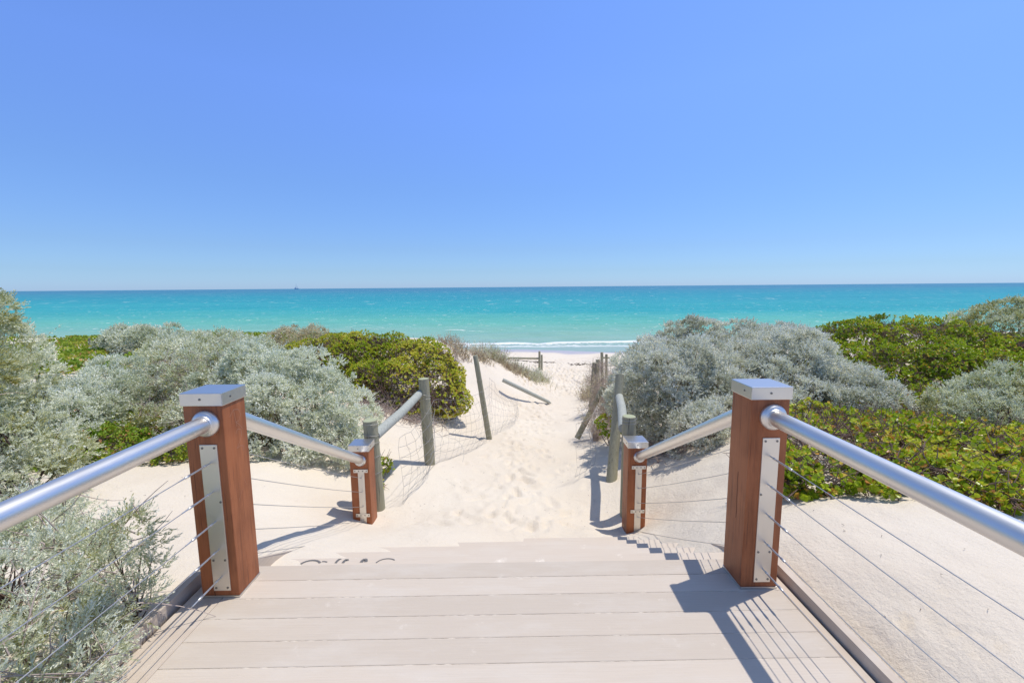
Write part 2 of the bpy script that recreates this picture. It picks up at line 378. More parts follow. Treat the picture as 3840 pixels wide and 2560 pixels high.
M_LOGG = weathered('weathered_grey_log', (.36, .38, .34), (.55, .55, .50), (.15, .14, .12))
M_LOGE = NT('log_end_grain').set(color=(.40, .42, .26), rough=.9)
M_WIRE = NT('galvanised_wire').set(color=(.42, .41, .39), metal=.6, rough=.5)
def boards(name, a, b, scale, sandy=.5):
    m = NT(name); c = m.coord(scale)
    ln = m.noise(c, 2.2, 4, .6); big = m.noise(m.coord((1, 1, 1)), 1.8, 5); sp = m.noise(m.coord(), 7, 7, .72)
    oi = m.n('ShaderNodeAttribute', attribute_name='tint')
    cl = m.mix(m.ramp(ln, [(.25, 0), (.75, 1)]), a, b)
    cl = m.mix(m.math('MULTIPLY', big, .35), cl, tuple(x*1.10 for x in b))
    cl = m.mix(m.math('MULTIPLY', oi.outputs['Fac'], .7), cl, tuple(x*.87 for x in a))
    cl = m.mix(m.math('MULTIPLY', m.ramp(m.noise(m.coord((.8, 2.5, 1)), 2.3, 6, .65), [(.48, 0), (.66, 1)]), .35), cl, (.66, .60, .52))
    cl = m.mix(m.math('MULTIPLY', m.ramp(sp, [(.62, 0), (.74, 1)]), sandy), cl, (.78, .70, .60))
    cl = m.mix(m.math('MULTIPLY', m.ramp(m.noise(m.coord(), 22, 5, .7), [(.71, 0), (.76, 1)]), .5), cl, (.30, .24, .20))
    m.set(color=cl, rough=.75, spec=.25, normal=m.bump(ln, .5, .004)); return m.m
M_DECK = boards('grooved_deck_board', (.56, .475, .38), (.645, .555, .455), (1.2, 95, 3), .55)
M_TREAD = boards('stair_board', (.56, .475, .385), (.635, .545, .45), (1.2, 95, 3), .95)
M_EDGE = boards('edge_board', (.50, .415, .33), (.58, .49, .395), (60, 1.2, 30), .5)
M_PAINT = NT('black_marker').set(color=(.15, .145, .14), rough=.7)
M_SCR = NT('pale_scratch').set(color=(.42, .20, .12), rough=.7)

# ------------------------------------------------------------------ platform and stairs
X0, X1 = -1.70, 1.495
EDGE = 2.376; RISE, GO = .155, .30
stair = empty('timber_stairway', (0, 2.3, 0), 'pale grooved-board platform and sand-covered stairs leading down to the beach path', 'stairs')
d = MB(); tints = []
ye = EDGE; yy = [EDGE, 2.243]
while yy[-1] > -2.5: yy.append(yy[-1]-.140)
for a, b in zip(yy[1:], yy[:-1]):
    n0 = len(d.v); d.box(-1.515, 1.445, a+.0016, b-.0016, -.03, 0, .0018, seg=1); tints += [random.random()]*(len(d.v)-n0)
dk = d.build('deck_boards', M_DECK, stair)
aa = dk.data.attributes.new('tint', 'FLOAT', 'POINT'); aa.data.foreach_set('value', tints)
for x0, x1, nm in ((X0+.01, -1.5185, 0), (1.4485, X1, 1)):
    MB().box(x0, x1, -2.5, EDGE, -.032, -.001, .0025, seg=1).build('border_board', M_EDGE, stair)
MB().box(X0+.02, X1-.01, -2.5, EDGE-.02, -.2, -.033).build('under_frame', M_EDGE, stair)
# sand caught in the gaps between boards
for y in yy[1:-1]:
    g = MB(); n_ = 150; vs = []
    for i_ in range(n_+1):
        x = -1.513+2.956*i_/n_; hz = -.0019+.0017*(1+math.sin(x*9+y*40)*.5)*random.random()+.0012*(random.random() < .08)
        wd = .0021+(.0022*random.random() if hz > -.0002 else 0)
        vs += [(x, y-wd, -.02), (x, y-wd, hz), (x, y+wd*.4, hz-.001), (x, y+wd*.4, -.02)]
    g.add(vs, [(i_*4+k_, (i_+1)*4+k_, (i_+1)*4+k_+1, i_*4+k_+1) for i_ in range(n_) for k_ in range(3)]); g.build('gap_sand', M_SAND, stair)

MB().box(1.508, 1.552, -2.5, 2.42, -.25, .055, .003).build('kerb_beam', M_EDGE, stair)
MB().box(-1.765, -1.715, -2.5, 2.42, -.25, .055, .003).build('kerb_beam', M_EDGE, stair)
# treads: two boards each, with a riser under the nosing
for k in range(1, 8):
    z = -RISE*k; y0 = EDGE + GO*(k-1) - .02; y1 = EDGE + GO*k
    t = MB(); t.box(-1.515, 1.445, y1-.145, y1, z-.03, z, .003, seg=1); t.box(-1.515, 1.445, y0, y1-.148, z-.03, z-.0006, .003, seg=1)
    t.build('tread', M_TREAD, stair)
    MB().box(-1.51, 1.44, EDGE+GO*(k-1)-.045, EDGE+GO*(k-1)-.022, -RISE*k+.001, -RISE*(k-1)-.031).build('riser', M_EDGE, stair)
for x0, x1 in ((-1.56, -1.52), (1.45, 1.492)):
    b = MB(); vs = []
    yA, yB = EDGE+.002, EDGE+GO*7.2; zA = .035; zB = zA-(yB-yA)*RISE/GO
    for x in (x0, x1): vs += [(x, yA, zA), (x, yB, zB), (x, yB, zB-.36), (x, yA, zA-.36)]
    b.add(vs, [(0,1,2,3), (7,6,5,4), (0,4,5,1), (1,5,6,2), (2,6,7,3), (3,7,4,0)])
    b.build('stringer', M_EDGE, stair)
# half-buried marker scrawl on the first tread
def stroke(mb, pts, w_, z):
    pts = [Vector(p) for p in pts]
    for a, b in zip(pts[:-1], pts[1:]):
        dd = (b-a); nn = Vector((-dd.y, dd.x)).normalized()*w_/2
        mb.add([(a.x+nn.x, a.y+nn.y, z), (a.x-nn.x, a.y-nn.y, z), (b.x-nn.x, b.y-nn.y, z), (b.x+nn.x, b.y+nn.y, z)], [(0,1,2,3)])
g = MB()
def arc(cx, cy, rx, ry, a0, a1, w_, n=9, z=-RISE+.0015):
    mb = MB(); pts = [(cx+rx*math.cos(R(a0+(a1-a0)*i/n)), cy+ry*math.sin(R(a0+(a1-a0)*i/n))) for i in range(n+1)]
    stroke(mb, pts, w_, z); mb.build('marker_stroke', M_PAINT, stair)
arc(-1.29, 2.60, .065, .052, 25, 165, .015); arc(-1.215, 2.622, .03, .016, 30, 110, .010); arc(-1.117, 2.615, .012, .045, 60, 175, .016); arc(-1.07, 2.615, .012, .04, 40, 175, .018)
arc(-.95, 2.62, .014, .035, 10, 175, .022); arc(-.80, 2.60, .068, .058, 45, 165, .009)

# ------------------------------------------------------------------ balustrades
CZ = [.741, .588, .428, .272, .119]
def scr(par, x, y, z, r=.006, out=.0025, M=None):
    if M is None: M = Matrix.Translation((x, y, z)) @ Matrix.Rotation(R(90), 4, 'X')
    MB().lathe([(r, -.001), (r, out*.6), (r*.6, out)], M, 10).build('screw', M_SCREW, par)
def balustrade(side, xc, label):
    root = empty('cable_balustrade', (xc, 2.2, 0), label, 'balustrade', 'steel-railed balustrades either side of the stairs')
    hw = .0975; px = xc + .013       # plate centre
    specs = [(2.115, 0.0, 1.045), (4.245, -1.12, -.03)]
    rail_z = [.949, -.128]
    for k, (yf, z0, z1) in enumerate(specs):
        d_ = .187
        p = MB().box(xc-hw, xc+hw, yf, yf+d_, z0+.012 if k == 0 else z0-.2, z1, .006, seg=3).build('post', M_TIM, root, True)
        MB().box(xc-hw-.007, xc+hw+.007, yf-.007, yf+d_+.007, z1-.006, z1+.060, .003).build('cap', M_STEEL, p)
        s_ = p
        scr(s_, xc-.005, yf-.0072, z1+.028)
        for yq in (yf+.06,):
            xq = xc+hw+.0072 if side < 0 else xc-hw-.0072
            M = Matrix.Translation((xq, yq, z1+.028)) @ Matrix.Rotation(R(90 if side < 0 else -90), 4, 'Y')
            scr(s_, 0, 0, 0, M=M)
        if k == 0: MB().box(xc-hw-.002, xc+hw+.002, yf-.002, yf+d_+.002, .0005, .0125, .002).build('base_plate', M_STEEL, p)
        if k == 0:
            MB().box(px-.044, px+.044, yf-.0055, yf+.002, .043, .839, .002).build('cable_plate', M_PLATE, p)
            for (dx, zz) in ((-.030, .822), (.030, .822), (-.036, .535), (-.030, .215), (.030, .215), (-.030, .06), (.030, .06)):
                scr(s_, px+dx*(1 if side > 0 else (1 if abs(dx) < .032 else -1)), yf-.0055, zz)
        else:
            q = MB().box(px-.033, px+.033, yf-.0055, yf+.002, -1.15, -.223, .002)
            for zz in (-.24, -.72): q.box(px-.075, px+.070, yf-.0095, yf-.0056, zz-.018, zz+.018, .002)
            q.build('cable_plate', M_PLATE, p)
            for zz in (-.24, -.72):
                for dx in (-.06, -.022, .02, .056): scr(s_, px+dx, yf-.0095, zz)
        if k == 0:    # checks and scratches in the timber
            c_ = MB()
            if side > 0:
                pts = [(.085, .62), (.088, .57), (.083, .52), (.087, .46), (.080, .41), (.082, .36)]
                for a, b in zip(pts[:-1], pts[1:]):
                    x_ = xc-hw-.0008; c_.add([(x_, yf+a[0]-.0012, a[1]), (x_, yf+b[0]-.0012, b[1]), (x_, yf+b[0]+.0018, b[1]), (x_, yf+a[0]+.0018, a[1])], [(0,1,2,3)])
            else:
                pts = [(-.03, .075), (-.028, .05), (-.031, .03), (-.029, .013)]
                for a, b in zip(pts[:-1], pts[1:]):
                    y_ = yf-.0008; c_.add([(xc+a[0]-.0015, y_, a[1]), (xc+b[0]-.0015, y_, b[1]), (xc+b[0]+.0015, y_, b[1]), (xc+a[0]+.0015, y_, a[1])], [(0,1,2,3)])
            c_.build('crack', M_CRACK, p)
            if side < 0:   # the scratched letters on the right face: an R over a 2
                xg = xc+hw+.0008
                def sk(pts, w_=.0028):
                    g_ = MB()
                    for a, b in zip(pts[:-1], pts[1:]):
                        a_ = Vector((a[0]+yf, a[1])); b_ = Vector((b[0]+yf, b[1])); dd = b_-a_; nn = Vector((-dd.y, dd.x)).normalized()*w_/2
                        g_.add([(xg, a_.x+nn.x, a_.y+nn.y), (xg, a_.x-nn.x, a_.y-nn.y), (xg, b_.x-nn.x, b_.y-nn.y), (xg, b_.x+nn.x, b_.y+nn.y)], [(0,1,2,3)])
                    g_.build('scratched_stroke', M_SCR, p)
                sk([(.085, .995), (.095, .93), (.100, .90)]); sk([(.05, .965), (.085, .995), (.125, .985), (.140, .955), (.120, .925), (.095, .925), (.125, .90), (.145, .875)])
                sk([(.085, .865), (.105, .885), (.130, .875), (.135, .845), (.110, .81), (.085, .785), (.115, .79), (.14, .78), (.135, .755)])
                sk([(.10, .56), (.085, .53), (.06, .50)], .0018); sk([(.12, .60), (.14, .56)], .0015)
    # handrails
    zt = rail_z[0]
    near = MB().tube([(px, 2.125, zt), (px + (.0 if side < 0 else .0), 0, zt - (0 if side < 0 else .0)), (px, -2.4, zt)], .041, 32)
    h1 = near.build('handrail', M_RAIL, root, True)
    Mc = Matrix.Translation((px, 2.115, zt)) @ Matrix.Rotation(R(90), 4, 'X')
    MB().lathe([(.067, -.001), (.068, .006), (.065, .016), (.056, .025), (.047, .029), (.044, .034)], Mc, 40).build('collar', M_RAIL, h1, True)
    a = Vector((px, 2.29, zt-.01)); b = Vector((px, 4.25, rail_z[1]))
    h2 = MB().tube([a, b], .0435, 32).build('handrail', M_RAIL, root, True)
    Mc = Matrix.Translation((px, 4.245, rail_z[1])) @ Matrix.Rotation(R(90), 4, 'X')
    MB().lathe([(.059, -.001), (.060, .010), (.056, .020), (.047, .030), (.043, .040)], Mc, 40).build('collar', M_RAIL, h2, True)
    # cables with swaged fittings
    for i, z in enumerate(CZ):
        c_ = MB().tube([(px, 2.03, z), (px, -2.4, z)], .0021, 8).build('cable', M_CABLE, root, True)
        f_ = MB(); f_.tube([(px, 2.112, z), (px, 2.085, z)], .0035, 10); f_.tube([(px, 2.088, z), (px, 2.083, z), (px, 2.07, z), (px, 2.068, z)], [.004, .0068, .0068, .005], 12)
        f_.tube([(px, 2.07, z), (px, 2.015, z), (px, 1.975, z)], .0048, 12); f_.tube([(px, 1.975, z), (px, 1.972, z), (px, 1.945, z), (px, 1.94, z)], [.0048, .0062, .0062, .003], 12)
        f_.tube([(px, 1.94, z), (px, 1.90, z)], [.0036, .003], 10)
        f_.build('tensioner', M_STEEL, c_, True)
        z2 = z - 1.057
        q0 = Vector((px, 2.30, z)); q1 = Vector((px, 4.240, z2)); n_ = 8
        pts = [q0.lerp(q1, t/n_) - Vector((0, 0, .012*math.sin(math.pi*t/n_))) for t in range(n_+1)]
        c2 = MB().tube(pts, .0022, 8).build('cable', M_CABLE, root, True)
        MB().tube([q1, q1.lerp(q0, .012)], .0045, 8).build('tensioner', M_STEEL, c2)
    return root
balustrade(-1, -1.524, 'balustrade on the left of the stairs, letters scratched into its near timber post')
balustrade(1, 1.332, 'balustrade on the right of the stairs, its near post shadowing the boards')

# ------------------------------------------------------------------ log fences
def log_post(parent, base, top, r, mat=M_LOG, r2=None, name='post'):
    base = Vector(base); top = Vector(top); dv = (top-base)
    b = MB(); n_ = 6; pts = [base - dv.normalized()*.25] + [base + dv*(i/n_) for i in range(n_+1)]
    r2 = r2 or r*.96
    rr = [r*1.02] + [(r + (r2-r)*i/n_)*random.uniform(.985, 1.015) for i in range(n_+1)]
    pts.append(top + dv.normalized()*.004); rr.append(r2*.94)
    b.tube(pts, rr, 18)
    p = b.build(name, mat, parent, True, R(40))
    if r >= .07:
        q = top + dv.normalized()*.0045; e = MB(); u_ = dv.orthogonal().normalized(); v_ = dv.normalized().cross(u_)
        e.add([q+(u_*math.cos(a)+v_*math.sin(a))*r2*.92 for a in [i*2*math.pi/24 for i in range(24)]], [tuple(range(24))]); e.build('end_grain', M_LOGE, p)
    return p
def rings(parent, base, top, r, ts, tilt=.03):
    base = Vector(base); top = Vector(top)
    for t in ts:
        b = MB(); c = base.lerp(top, t); a0 = random.random()*6
        b.tube([c + Vector((math.cos(a)*(r+.004), math.sin(a)*(r+.004), tilt*math.sin(a+a0)+.012*a/6)) for a in [i*2*math.pi/20 for i in range(21)]], .0022, 5)
        b.build('wire_tie', M_WIRE, parent)
def net(parent, P, H, rows=7, step=.16, sag=.08, slack=.05, seed=1, h0=.02):
    """wire netting hung along the polyline P (ground points), H its height at each point"""
    r_ = random.Random(seed); b = MB(); pts = []
    for (a, ha), (c, hc) in zip(list(zip(P, H))[:-1], list(zip(P, H))[1:]):
        a = Vector(a); c = Vector(c); n_ = max(3, int((c-a).length/step))
        for i in range(n_):
            t = i/n_; q = a.lerp(c, t); s_ = math.sin(math.pi*t)
            pts.append((q, (ha+(hc-ha)*t)*(1-sag*s_), s_*slack))
    pts.append((Vector(P[-1]), H[-1], 0))
    grid = []
    for (q, h, s_) in pts:
        colm = []
        for k in range(rows):
            v = k/(rows-1)
            colm.append(Vector((q.x + s_*(.6*math.sin(v*3.1))+r_.gauss(0, .012), q.y+r_.gauss(0, .012), q.z + h0 + h*v**1.05 + r_.gauss(0, .008))))
        grid.append(colm)
    for k in range(rows): b.tube([g_[k] for g_ in grid], .0021, 4, False)
    for g_ in grid: b.tube(g_, .0015, 4, False)
    return b.build('wire_netting', M_WIRE, parent)

# left fence by the stairs
P0b = (-1.47, 4.60, -.85); P0t = (-1.51, 4.60, .18)
P1b = (-1.14, 6.02, -.92); P1t = (-1.19, 6.02, .335)
P2b = (-.36, 8.0, -1.30); P2t = (-.60, 8.0, .345)
lf = empty('log_fence', (P0b[0], P0b[1], P0b[2]), 'log and wire fence left of the sandy path with a grey top rail', 'fence')
log_post(lf, P0b, P0t, .080); log_post(lf, P1b, P1t, .077)
p2 = log_post(lf, P2b, P2t, .055, r2=.047)
MB().tube([(-1.47, 4.62, 0), (-1.34, 5.3, .06), (-1.245, 5.99, .13)], [.058, .056, .052], 16).build('top_rail', M_LOGG, lf, True)
rings(lf, P0b, P0t, .080, [.42, .6, .75, .84, .95], .015); rings(lf, P1b, P1t, .077, [.12, .3, .48, .62, .75, .82], .03); rings(lf, P2b, P2t, .052, [.2, .32, .44, .56, .7], .03)
net(lf, [(-1.22, 4.7, -.87), (-1.06, 6.0, -.93), (-.30, 7.95, -1.31)], [.8, .95, 1.1], 8, .15, .12, .25, 3)
net(lf, [(-.34, 8.05, -1.31), (.25, 10.2, -1.60)], [1.2, .55], 8, .11, .2, .25, 5)
# loose curls of wire
b = MB()
for k in range(16):
    c = Vector((random.uniform(-1.9, -.7), random.uniform(5.0, 7.4), -.75+random.random()*.3)); r0 = random.uniform(.08, .35); a0 = random.random()*6
    b.tube([c + Vector((r0*math.cos(a0+t), .15*math.sin(a0*2+t)+t*.05, r0*math.sin(a0+t)*.8)) for t in [i*.35 for i in range(random.randint(5, 12))]], .0018, 4, False)
b.build('loose_wire', M_WIRE, lf)
# leaning / fallen log on the path
def hit(px, py):
    Y = 5.0
    while Y < 30:
        q = at(px, py, Y)
        if q.z < gz(q.x, q.y): break
        Y += .05
    return Y
fb = at(2056, 1506, hit(2056, 1512)-.1); fa = at(1885, 1424, hit(1885, 1450)-.35)
f_ = MB(); f_.tube([fa, fa.lerp(fb, .35), fa.lerp(fb, .7), fb, fb+(fb-fa)*.06], [.062, .062, .058, .050, .02], 16)
fl = f_.build('fallen_log', M_LOGG, None, True); tag(fl, 'fallen fence log lying aslant over the left edge of the sandy path', 'log')

def far_post(parent, px, ytop, ybot, Y, r):
    t = at(px, ytop, Y); b_ = at(px, ybot, Y)
    return log_post(parent, b_, t, r)
# far left fence at the mouth of the path
Yf = 21.5
t0 = at(2023, 1317, Yf)
ff = empty('log_fence', (t0.x, Yf, gz(t0.x, Yf)), 'short rail fence with two posts at the far left mouth of the path, beach behind', 'fence')
far_post(ff, 2023, 1317, 1400, Yf, .058); far_post(ff, 2031.5, 1330, 1402, Yf-.5, .050)
a = at(2019, 1344, Yf); b2 = at(1905, 1342, Yf+.3)
MB().tube([a, b2], .05, 12).build('top_rail', M_LOG, ff, True)
log_post(ff, (b2.x-.3, b2.y, b2.z-1.0), (b2.x-.3, b2.y, b2.z+.2), .055)
# right fence beside the stairs
rf = empty('log_fence', (1.38, 5.5, -.95), 'fence on the right of the path, stout leaning log and dark top rail', 'fence')
q0b = (1.34, 4.62, -.95); q0t = (1.34, 4.62, .185)
log_post(rf, q0b, q0t, .075)
r0 = at(2294, 1795, 5.5); r1 = at(2325, 1405, 6.0)
log_post(rf, r0, r1, .072, r2=.060)
k0 = Vector((1.30, 4.70, .02)); k1 = at(2328, 1470, 6.0); k1.z = .10
MB().tube([k0, k0.lerp(k1, .5), k1+Vector((.02, .25, 0))], [.055, .056, .052], 16).build('top_rail', M_LOGG, rf, True)
rings(rf, q0b, q0t, .075, [.93, .965], .004)
net(rf, [(.92, 5.6, -.99), (1.28, 6.1, -1.0)], [.75, .9], 6, .13, .1, .1, 9)
# further leaning posts on the right side of the path
rg = empty('log_fence', (2.0, 9.3, -1.2), 'row of tilted weathered posts half buried in dry scrub right of the path', 'fence')
for (xa, ya, xb, yb, Y, r_) in ((2186, 1600, 2262, 1452, 8.2, .055), (2217, 1540, 2232, 1360, 10.5, .075), (2239, 1500, 2242, 1348, 11.8, .06)):
    log_post(rg, at(xa, ya, Y), at(xb, yb, Y+.1), r_)
rh = empty('log_fence', tuple(at(2257, 1400, 17)), 'two far upright posts with a rail at the right mouth of the path', 'fence')
for (xa, ya, yb, Y, r_) in ((2257, 1400, 1321, 16.5, .058), (2274, 1400, 1328, 18, .055)):
    log_post(rh, at(xa, ya, Y), at(xa, yb, Y), r_)
MB().tube([at(2259, 1341, 17.8), at(2300, 1341, 18.6)], .045, 10).build('top_rail', M_LOG, rh, True)
# lone pickets of the far dune fence
pk = MB()
pl = empty('picket_fence', tuple(at(424, 1296, 16)), 'thin dark fence pickets on the far left dune beside the domed grey shrub', 'fence')
for (x_, a_, b_) in ((441, 1264, 1297), (335, 1268, 1292)):
    MB().tube([at(x_, b_, 17), at(x_, a_, 17)], .035, 8).build('picket', M_LOG, pl, True)

# ------------------------------------------------------------------ ship on the horizon
hs = at(1112, 1078, 5200); hs.z = SEA
ship = empty('ship', tuple(hs), 'tiny grey ship with tall masts on the horizon', 'ship')
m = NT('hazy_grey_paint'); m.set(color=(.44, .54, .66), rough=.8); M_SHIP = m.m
b = MB(); vs = []
for (x_, w_) in ((-26, 3), (-20, 6), (20, 6), (27, 1)):
    vs += [(hs.x+x_*.95, hs.y-w_, hs.z-1), (hs.x+x_*.95, hs.y+w_, hs.z-1), (hs.x+x_, hs.y+w_*1.1, hs.z+9), (hs.x+x_, hs.y-w_*1.1, hs.z+9)]
fs = [(0,1,2,3), (15,14,13,12)]
for i in range(3):
    for k in range(4): fs.append((i*4+k, i*4+(k+1) % 4+0, (i+1)*4+(k+1) % 4, (i+1)*4+k))
b.add(vs, fs); b.build('hull', M_SHIP, ship)
b = MB(); b.box(hs.x-20, hs.x-8, hs.y-5, hs.y+5, hs.z+9, hs.z+20, .5); b.box(hs.x+10, hs.x+16, hs.y-4, hs.y+4, hs.z+9, hs.z+15, .5); b.build('superstructure', M_SHIP, ship)
for x_, h_ in ((-3, 68), (-10, 38), (10, 40)):
    MB().tube([(hs.x+x_, hs.y, hs.z+8), (hs.x+x_, hs.y, hs.z+h_)], [1.8, .8], 8).build('mast', M_SHIP, ship)

# ------------------------------------------------------------------ vegetation
def leaf_mat(name, stops, trans=.25, rough=.6):
    m = NT(name); a = m.n('ShaderNodeAttribute', attribute_name='tint')
    cl = m.ramp(a.outputs['Fac'], stops)
    m.set(color=cl, rough=rough, spec=.25)
    tr = m.n('ShaderNodeBsdfTranslucent'); m.l(m.mix(1.0, cl, (1.1, 1.15, .7), 'MULTIPLY'), tr.inputs[0])
    mx = m.n('ShaderNodeMixShader'); mx.inputs[0].default_value = trans
    m.l(m.b.outputs[0], mx.inputs[1]); m.l(tr.outputs[0], mx.inputs[2]); m.l(mx.outputs[0], m.out.inputs[0]); return m.m
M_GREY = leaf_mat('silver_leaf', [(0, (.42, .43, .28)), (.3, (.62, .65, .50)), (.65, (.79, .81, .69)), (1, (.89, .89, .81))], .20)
M_SILV = leaf_mat('pale_silver_leaf', [(0, (.40, .39, .28)), (.3, (.62, .62, .52)), (.65, (.77, .77, .70)), (1, (.89, .88, .83))], .18)
M_GREY2 = leaf_mat('olive_silver_leaf', [(0, (.42, .36, .08)), (.2, (.50, .52, .28)), (.55, (.71, .73, .57)), (1, (.86, .86, .75))], .20)
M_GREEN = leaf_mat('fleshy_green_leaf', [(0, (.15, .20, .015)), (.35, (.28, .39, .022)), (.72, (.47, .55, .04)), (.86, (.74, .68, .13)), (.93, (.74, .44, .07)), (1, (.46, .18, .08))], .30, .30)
M_PIG = leaf_mat('succulent_leaf', [(0, (.15, .28, .02)), (.6, (.34, .40, .04)), (.88, (.45, .38, .08)), (1, (.48, .19, .09))], .2, .45)
M_DRY = leaf_mat('dry_leaf', [(0, (.38, .26, .17)), (.5, (.60, .51, .36)), (1, (.72, .67, .50))], .2)
M_TWIG = NT('twig_bark').set(color=(.16, .105, .085), rough=.9)
M_TWIGP = NT('pale_dead_twig').set(color=(.46, .37, .32), rough=.9)
M_TWIGB = NT('brown_dead_twig').set(color=(.21, .135, .11), rough=.9)

def nrm(a): return a/np.maximum(np.linalg.norm(a, axis=-1, keepdims=True), 1e-9)
def perp(D):
    a = np.where(np.abs(D[..., 2:3]) < .9, np.array([0, 0, 1.]), np.array([1., 0, 0]))
    u = nrm(np.cross(D, a)); return u, np.cross(D, u)
def sprigs(P, D, L, nleaf, ll, lw, a0=60, a1=18, tint=None):
    """feathery shoots: narrow leaves up a stem.  returns verts, quads, tint"""
    n = len(P); t = .1+.9*(np.arange(nleaf)+rng.random((n, nleaf)))/nleaf
    u, v = perp(D); ph = np.arange(nleaf)*2.4 + rng.random((n, 1))*6.28 + rng.normal(0, .3, (n, nleaf))
    rad = np.cos(ph)[..., None]*u[:, None] + np.sin(ph)[..., None]*v[:, None]
    ang = np.radians(a0+(a1-a0)*t + rng.normal(0, 9, t.shape))[..., None]
    ld = D[:, None]*np.cos(ang) + rad*np.sin(ang)
    bend = D + rng.normal(0, .12, D.shape)
    base = P[:, None] + (D[:, None]*(1-t[..., None]) + nrm(bend)[:, None]*t[..., None])*(L[:, None, None]*t[..., None])
    l = (ll*(1.05-.35*t)*rng.uniform(.55, 1.45, t.shape))[..., None]
    sd = nrm(np.cross(ld, rng.normal(0, 1, ld.shape)))*(lw*.5)
    up = np.cross(ld, sd)*.35
    b = base; mid = base+ld*l*.55; tip = base+ld*l+D[:, None]*l*.12
    V = np.stack([b, mid+sd+up, tip, mid-sd+up], 2).reshape(-1, 3)
    Q = np.arange(len(V)).reshape(-1, 4)
    tb = (tint if tint is not None else rng.random(n))
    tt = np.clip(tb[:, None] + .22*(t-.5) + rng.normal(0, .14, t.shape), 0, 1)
    return V, Q, np.repeat(tt.ravel(), 4)
def clumped(P, D, r, ns):
    """turns points on the crown into rounded tufts of ns shoots each"""
    n = len(P); u, v = perp(D); a = rng.random((n, ns))*6.283; th = np.radians(62*np.sqrt(rng.random((n, ns))))
    rr = (r*rng.uniform(.65, 1.35, n))[:, None]
    dirs = D[:, None]*np.cos(th)[..., None] + (np.cos(a)[..., None]*u[:, None]+np.sin(a)[..., None]*v[:, None])*np.sin(th)[..., None]
    base = P[:, None] - D[:, None]*(rr*.55)[..., None] + dirs*(rr*.35)[..., None]
    L = (rr*rng.uniform(.75, 1.25, (n, ns))).ravel(); d2 = dirs.reshape(-1, 3)
    return base.reshape(-1, 3), nrm(d2+np.array([0, 0, .15])), L
def rosettes(P, D, nleaf, ll, lw, tint=None, rare=.05):
    n = len(P); k = (np.arange(nleaf)+.5)/nleaf
    u, v = perp(D); ph = np.arange(nleaf)*2.4 + rng.random((n, 1))*6.28
    rad = np.cos(ph)[..., None]*u[:, None] + np.sin(ph)[..., None]*v[:, None]
    ang = np.radians(85-60*k + rng.normal(0, 12, (n, nleaf)))[..., None]
    ld = nrm(D[:, None]*np.cos(ang) + rad*np.sin(ang))
    nn = nrm(D[:, None]*np.sin(ang) - rad*np.cos(ang) + rng.normal(0, .25, ld.shape)); sd = nrm(np.cross(ld, nn))
    base = P[:, None] + D[:, None]*(ll*.5*k[None, :, None]); l = (ll*rng.uniform(.65, 1.15, (n, nleaf)))[..., None]; w_ = l*(lw/ll)
    up = nn*l*.12
    vs = [base, base+ld*l*.42+sd*w_*.34+up*.5, base+ld*l*.80+sd*w_*.5+up, base+ld*l*1.0+up*.3, base+ld*l*.80-sd*w_*.5+up, base+ld*l*.42-sd*w_*.34+up*.5]
    V = np.stack(vs, 2).reshape(-1, 3); m_ = len(V)//6; o = (np.arange(m_)*6)[:, None]
    Q = np.concatenate([o+np.array([[0, 1, 2, 3]]), o+np.array([[0, 3, 4, 5]])], 0)
    tb = (tint if tint is not None else rng.random(n)*.8)
    tt = np.clip(tb[:, None] + rng.normal(0, .10, (n, nleaf)), 0, .86)
    tt = np.where(rng.random(tt.shape) < rare, rng.uniform(.88, 1, tt.shape), tt)
    return V, Q, np.repeat(tt.ravel(), 6)
def tubes(A, B, C, ra, rb, seg=4):
    """3-sided twigs along quadratic curves A-B-C"""
    t = np.linspace(0, 1, seg+1)[None, :, None]
    P = A[:, None]*(1-t)**2 + 2*B[:, None]*t*(1-t) + C[:, None]*t**2
    T = np.gradient(P, axis=1); T = nrm(T); u, v = perp(T)
    r_ = (ra[:, None]*(1-t[..., 0]) + rb[:, None]*t[..., 0])[..., None]
    rg_ = [P + (u*math.cos(a)+v*math.sin(a))*r_ for a in (0, 2.094, 4.189)]
    V = np.stack(rg_, 2).reshape(-1, 3); n = len(A); Q = []
    o = (np.arange(n)[:, None]*(seg+1) + np.arange(seg)[None])*3; o = o.ravel()
    for k in range(3): Q.append(np.stack([o+k, o+(k+1) % 3, o+3+(k+1) % 3, o+3+k], 1))
    return V, np.concatenate(Q)

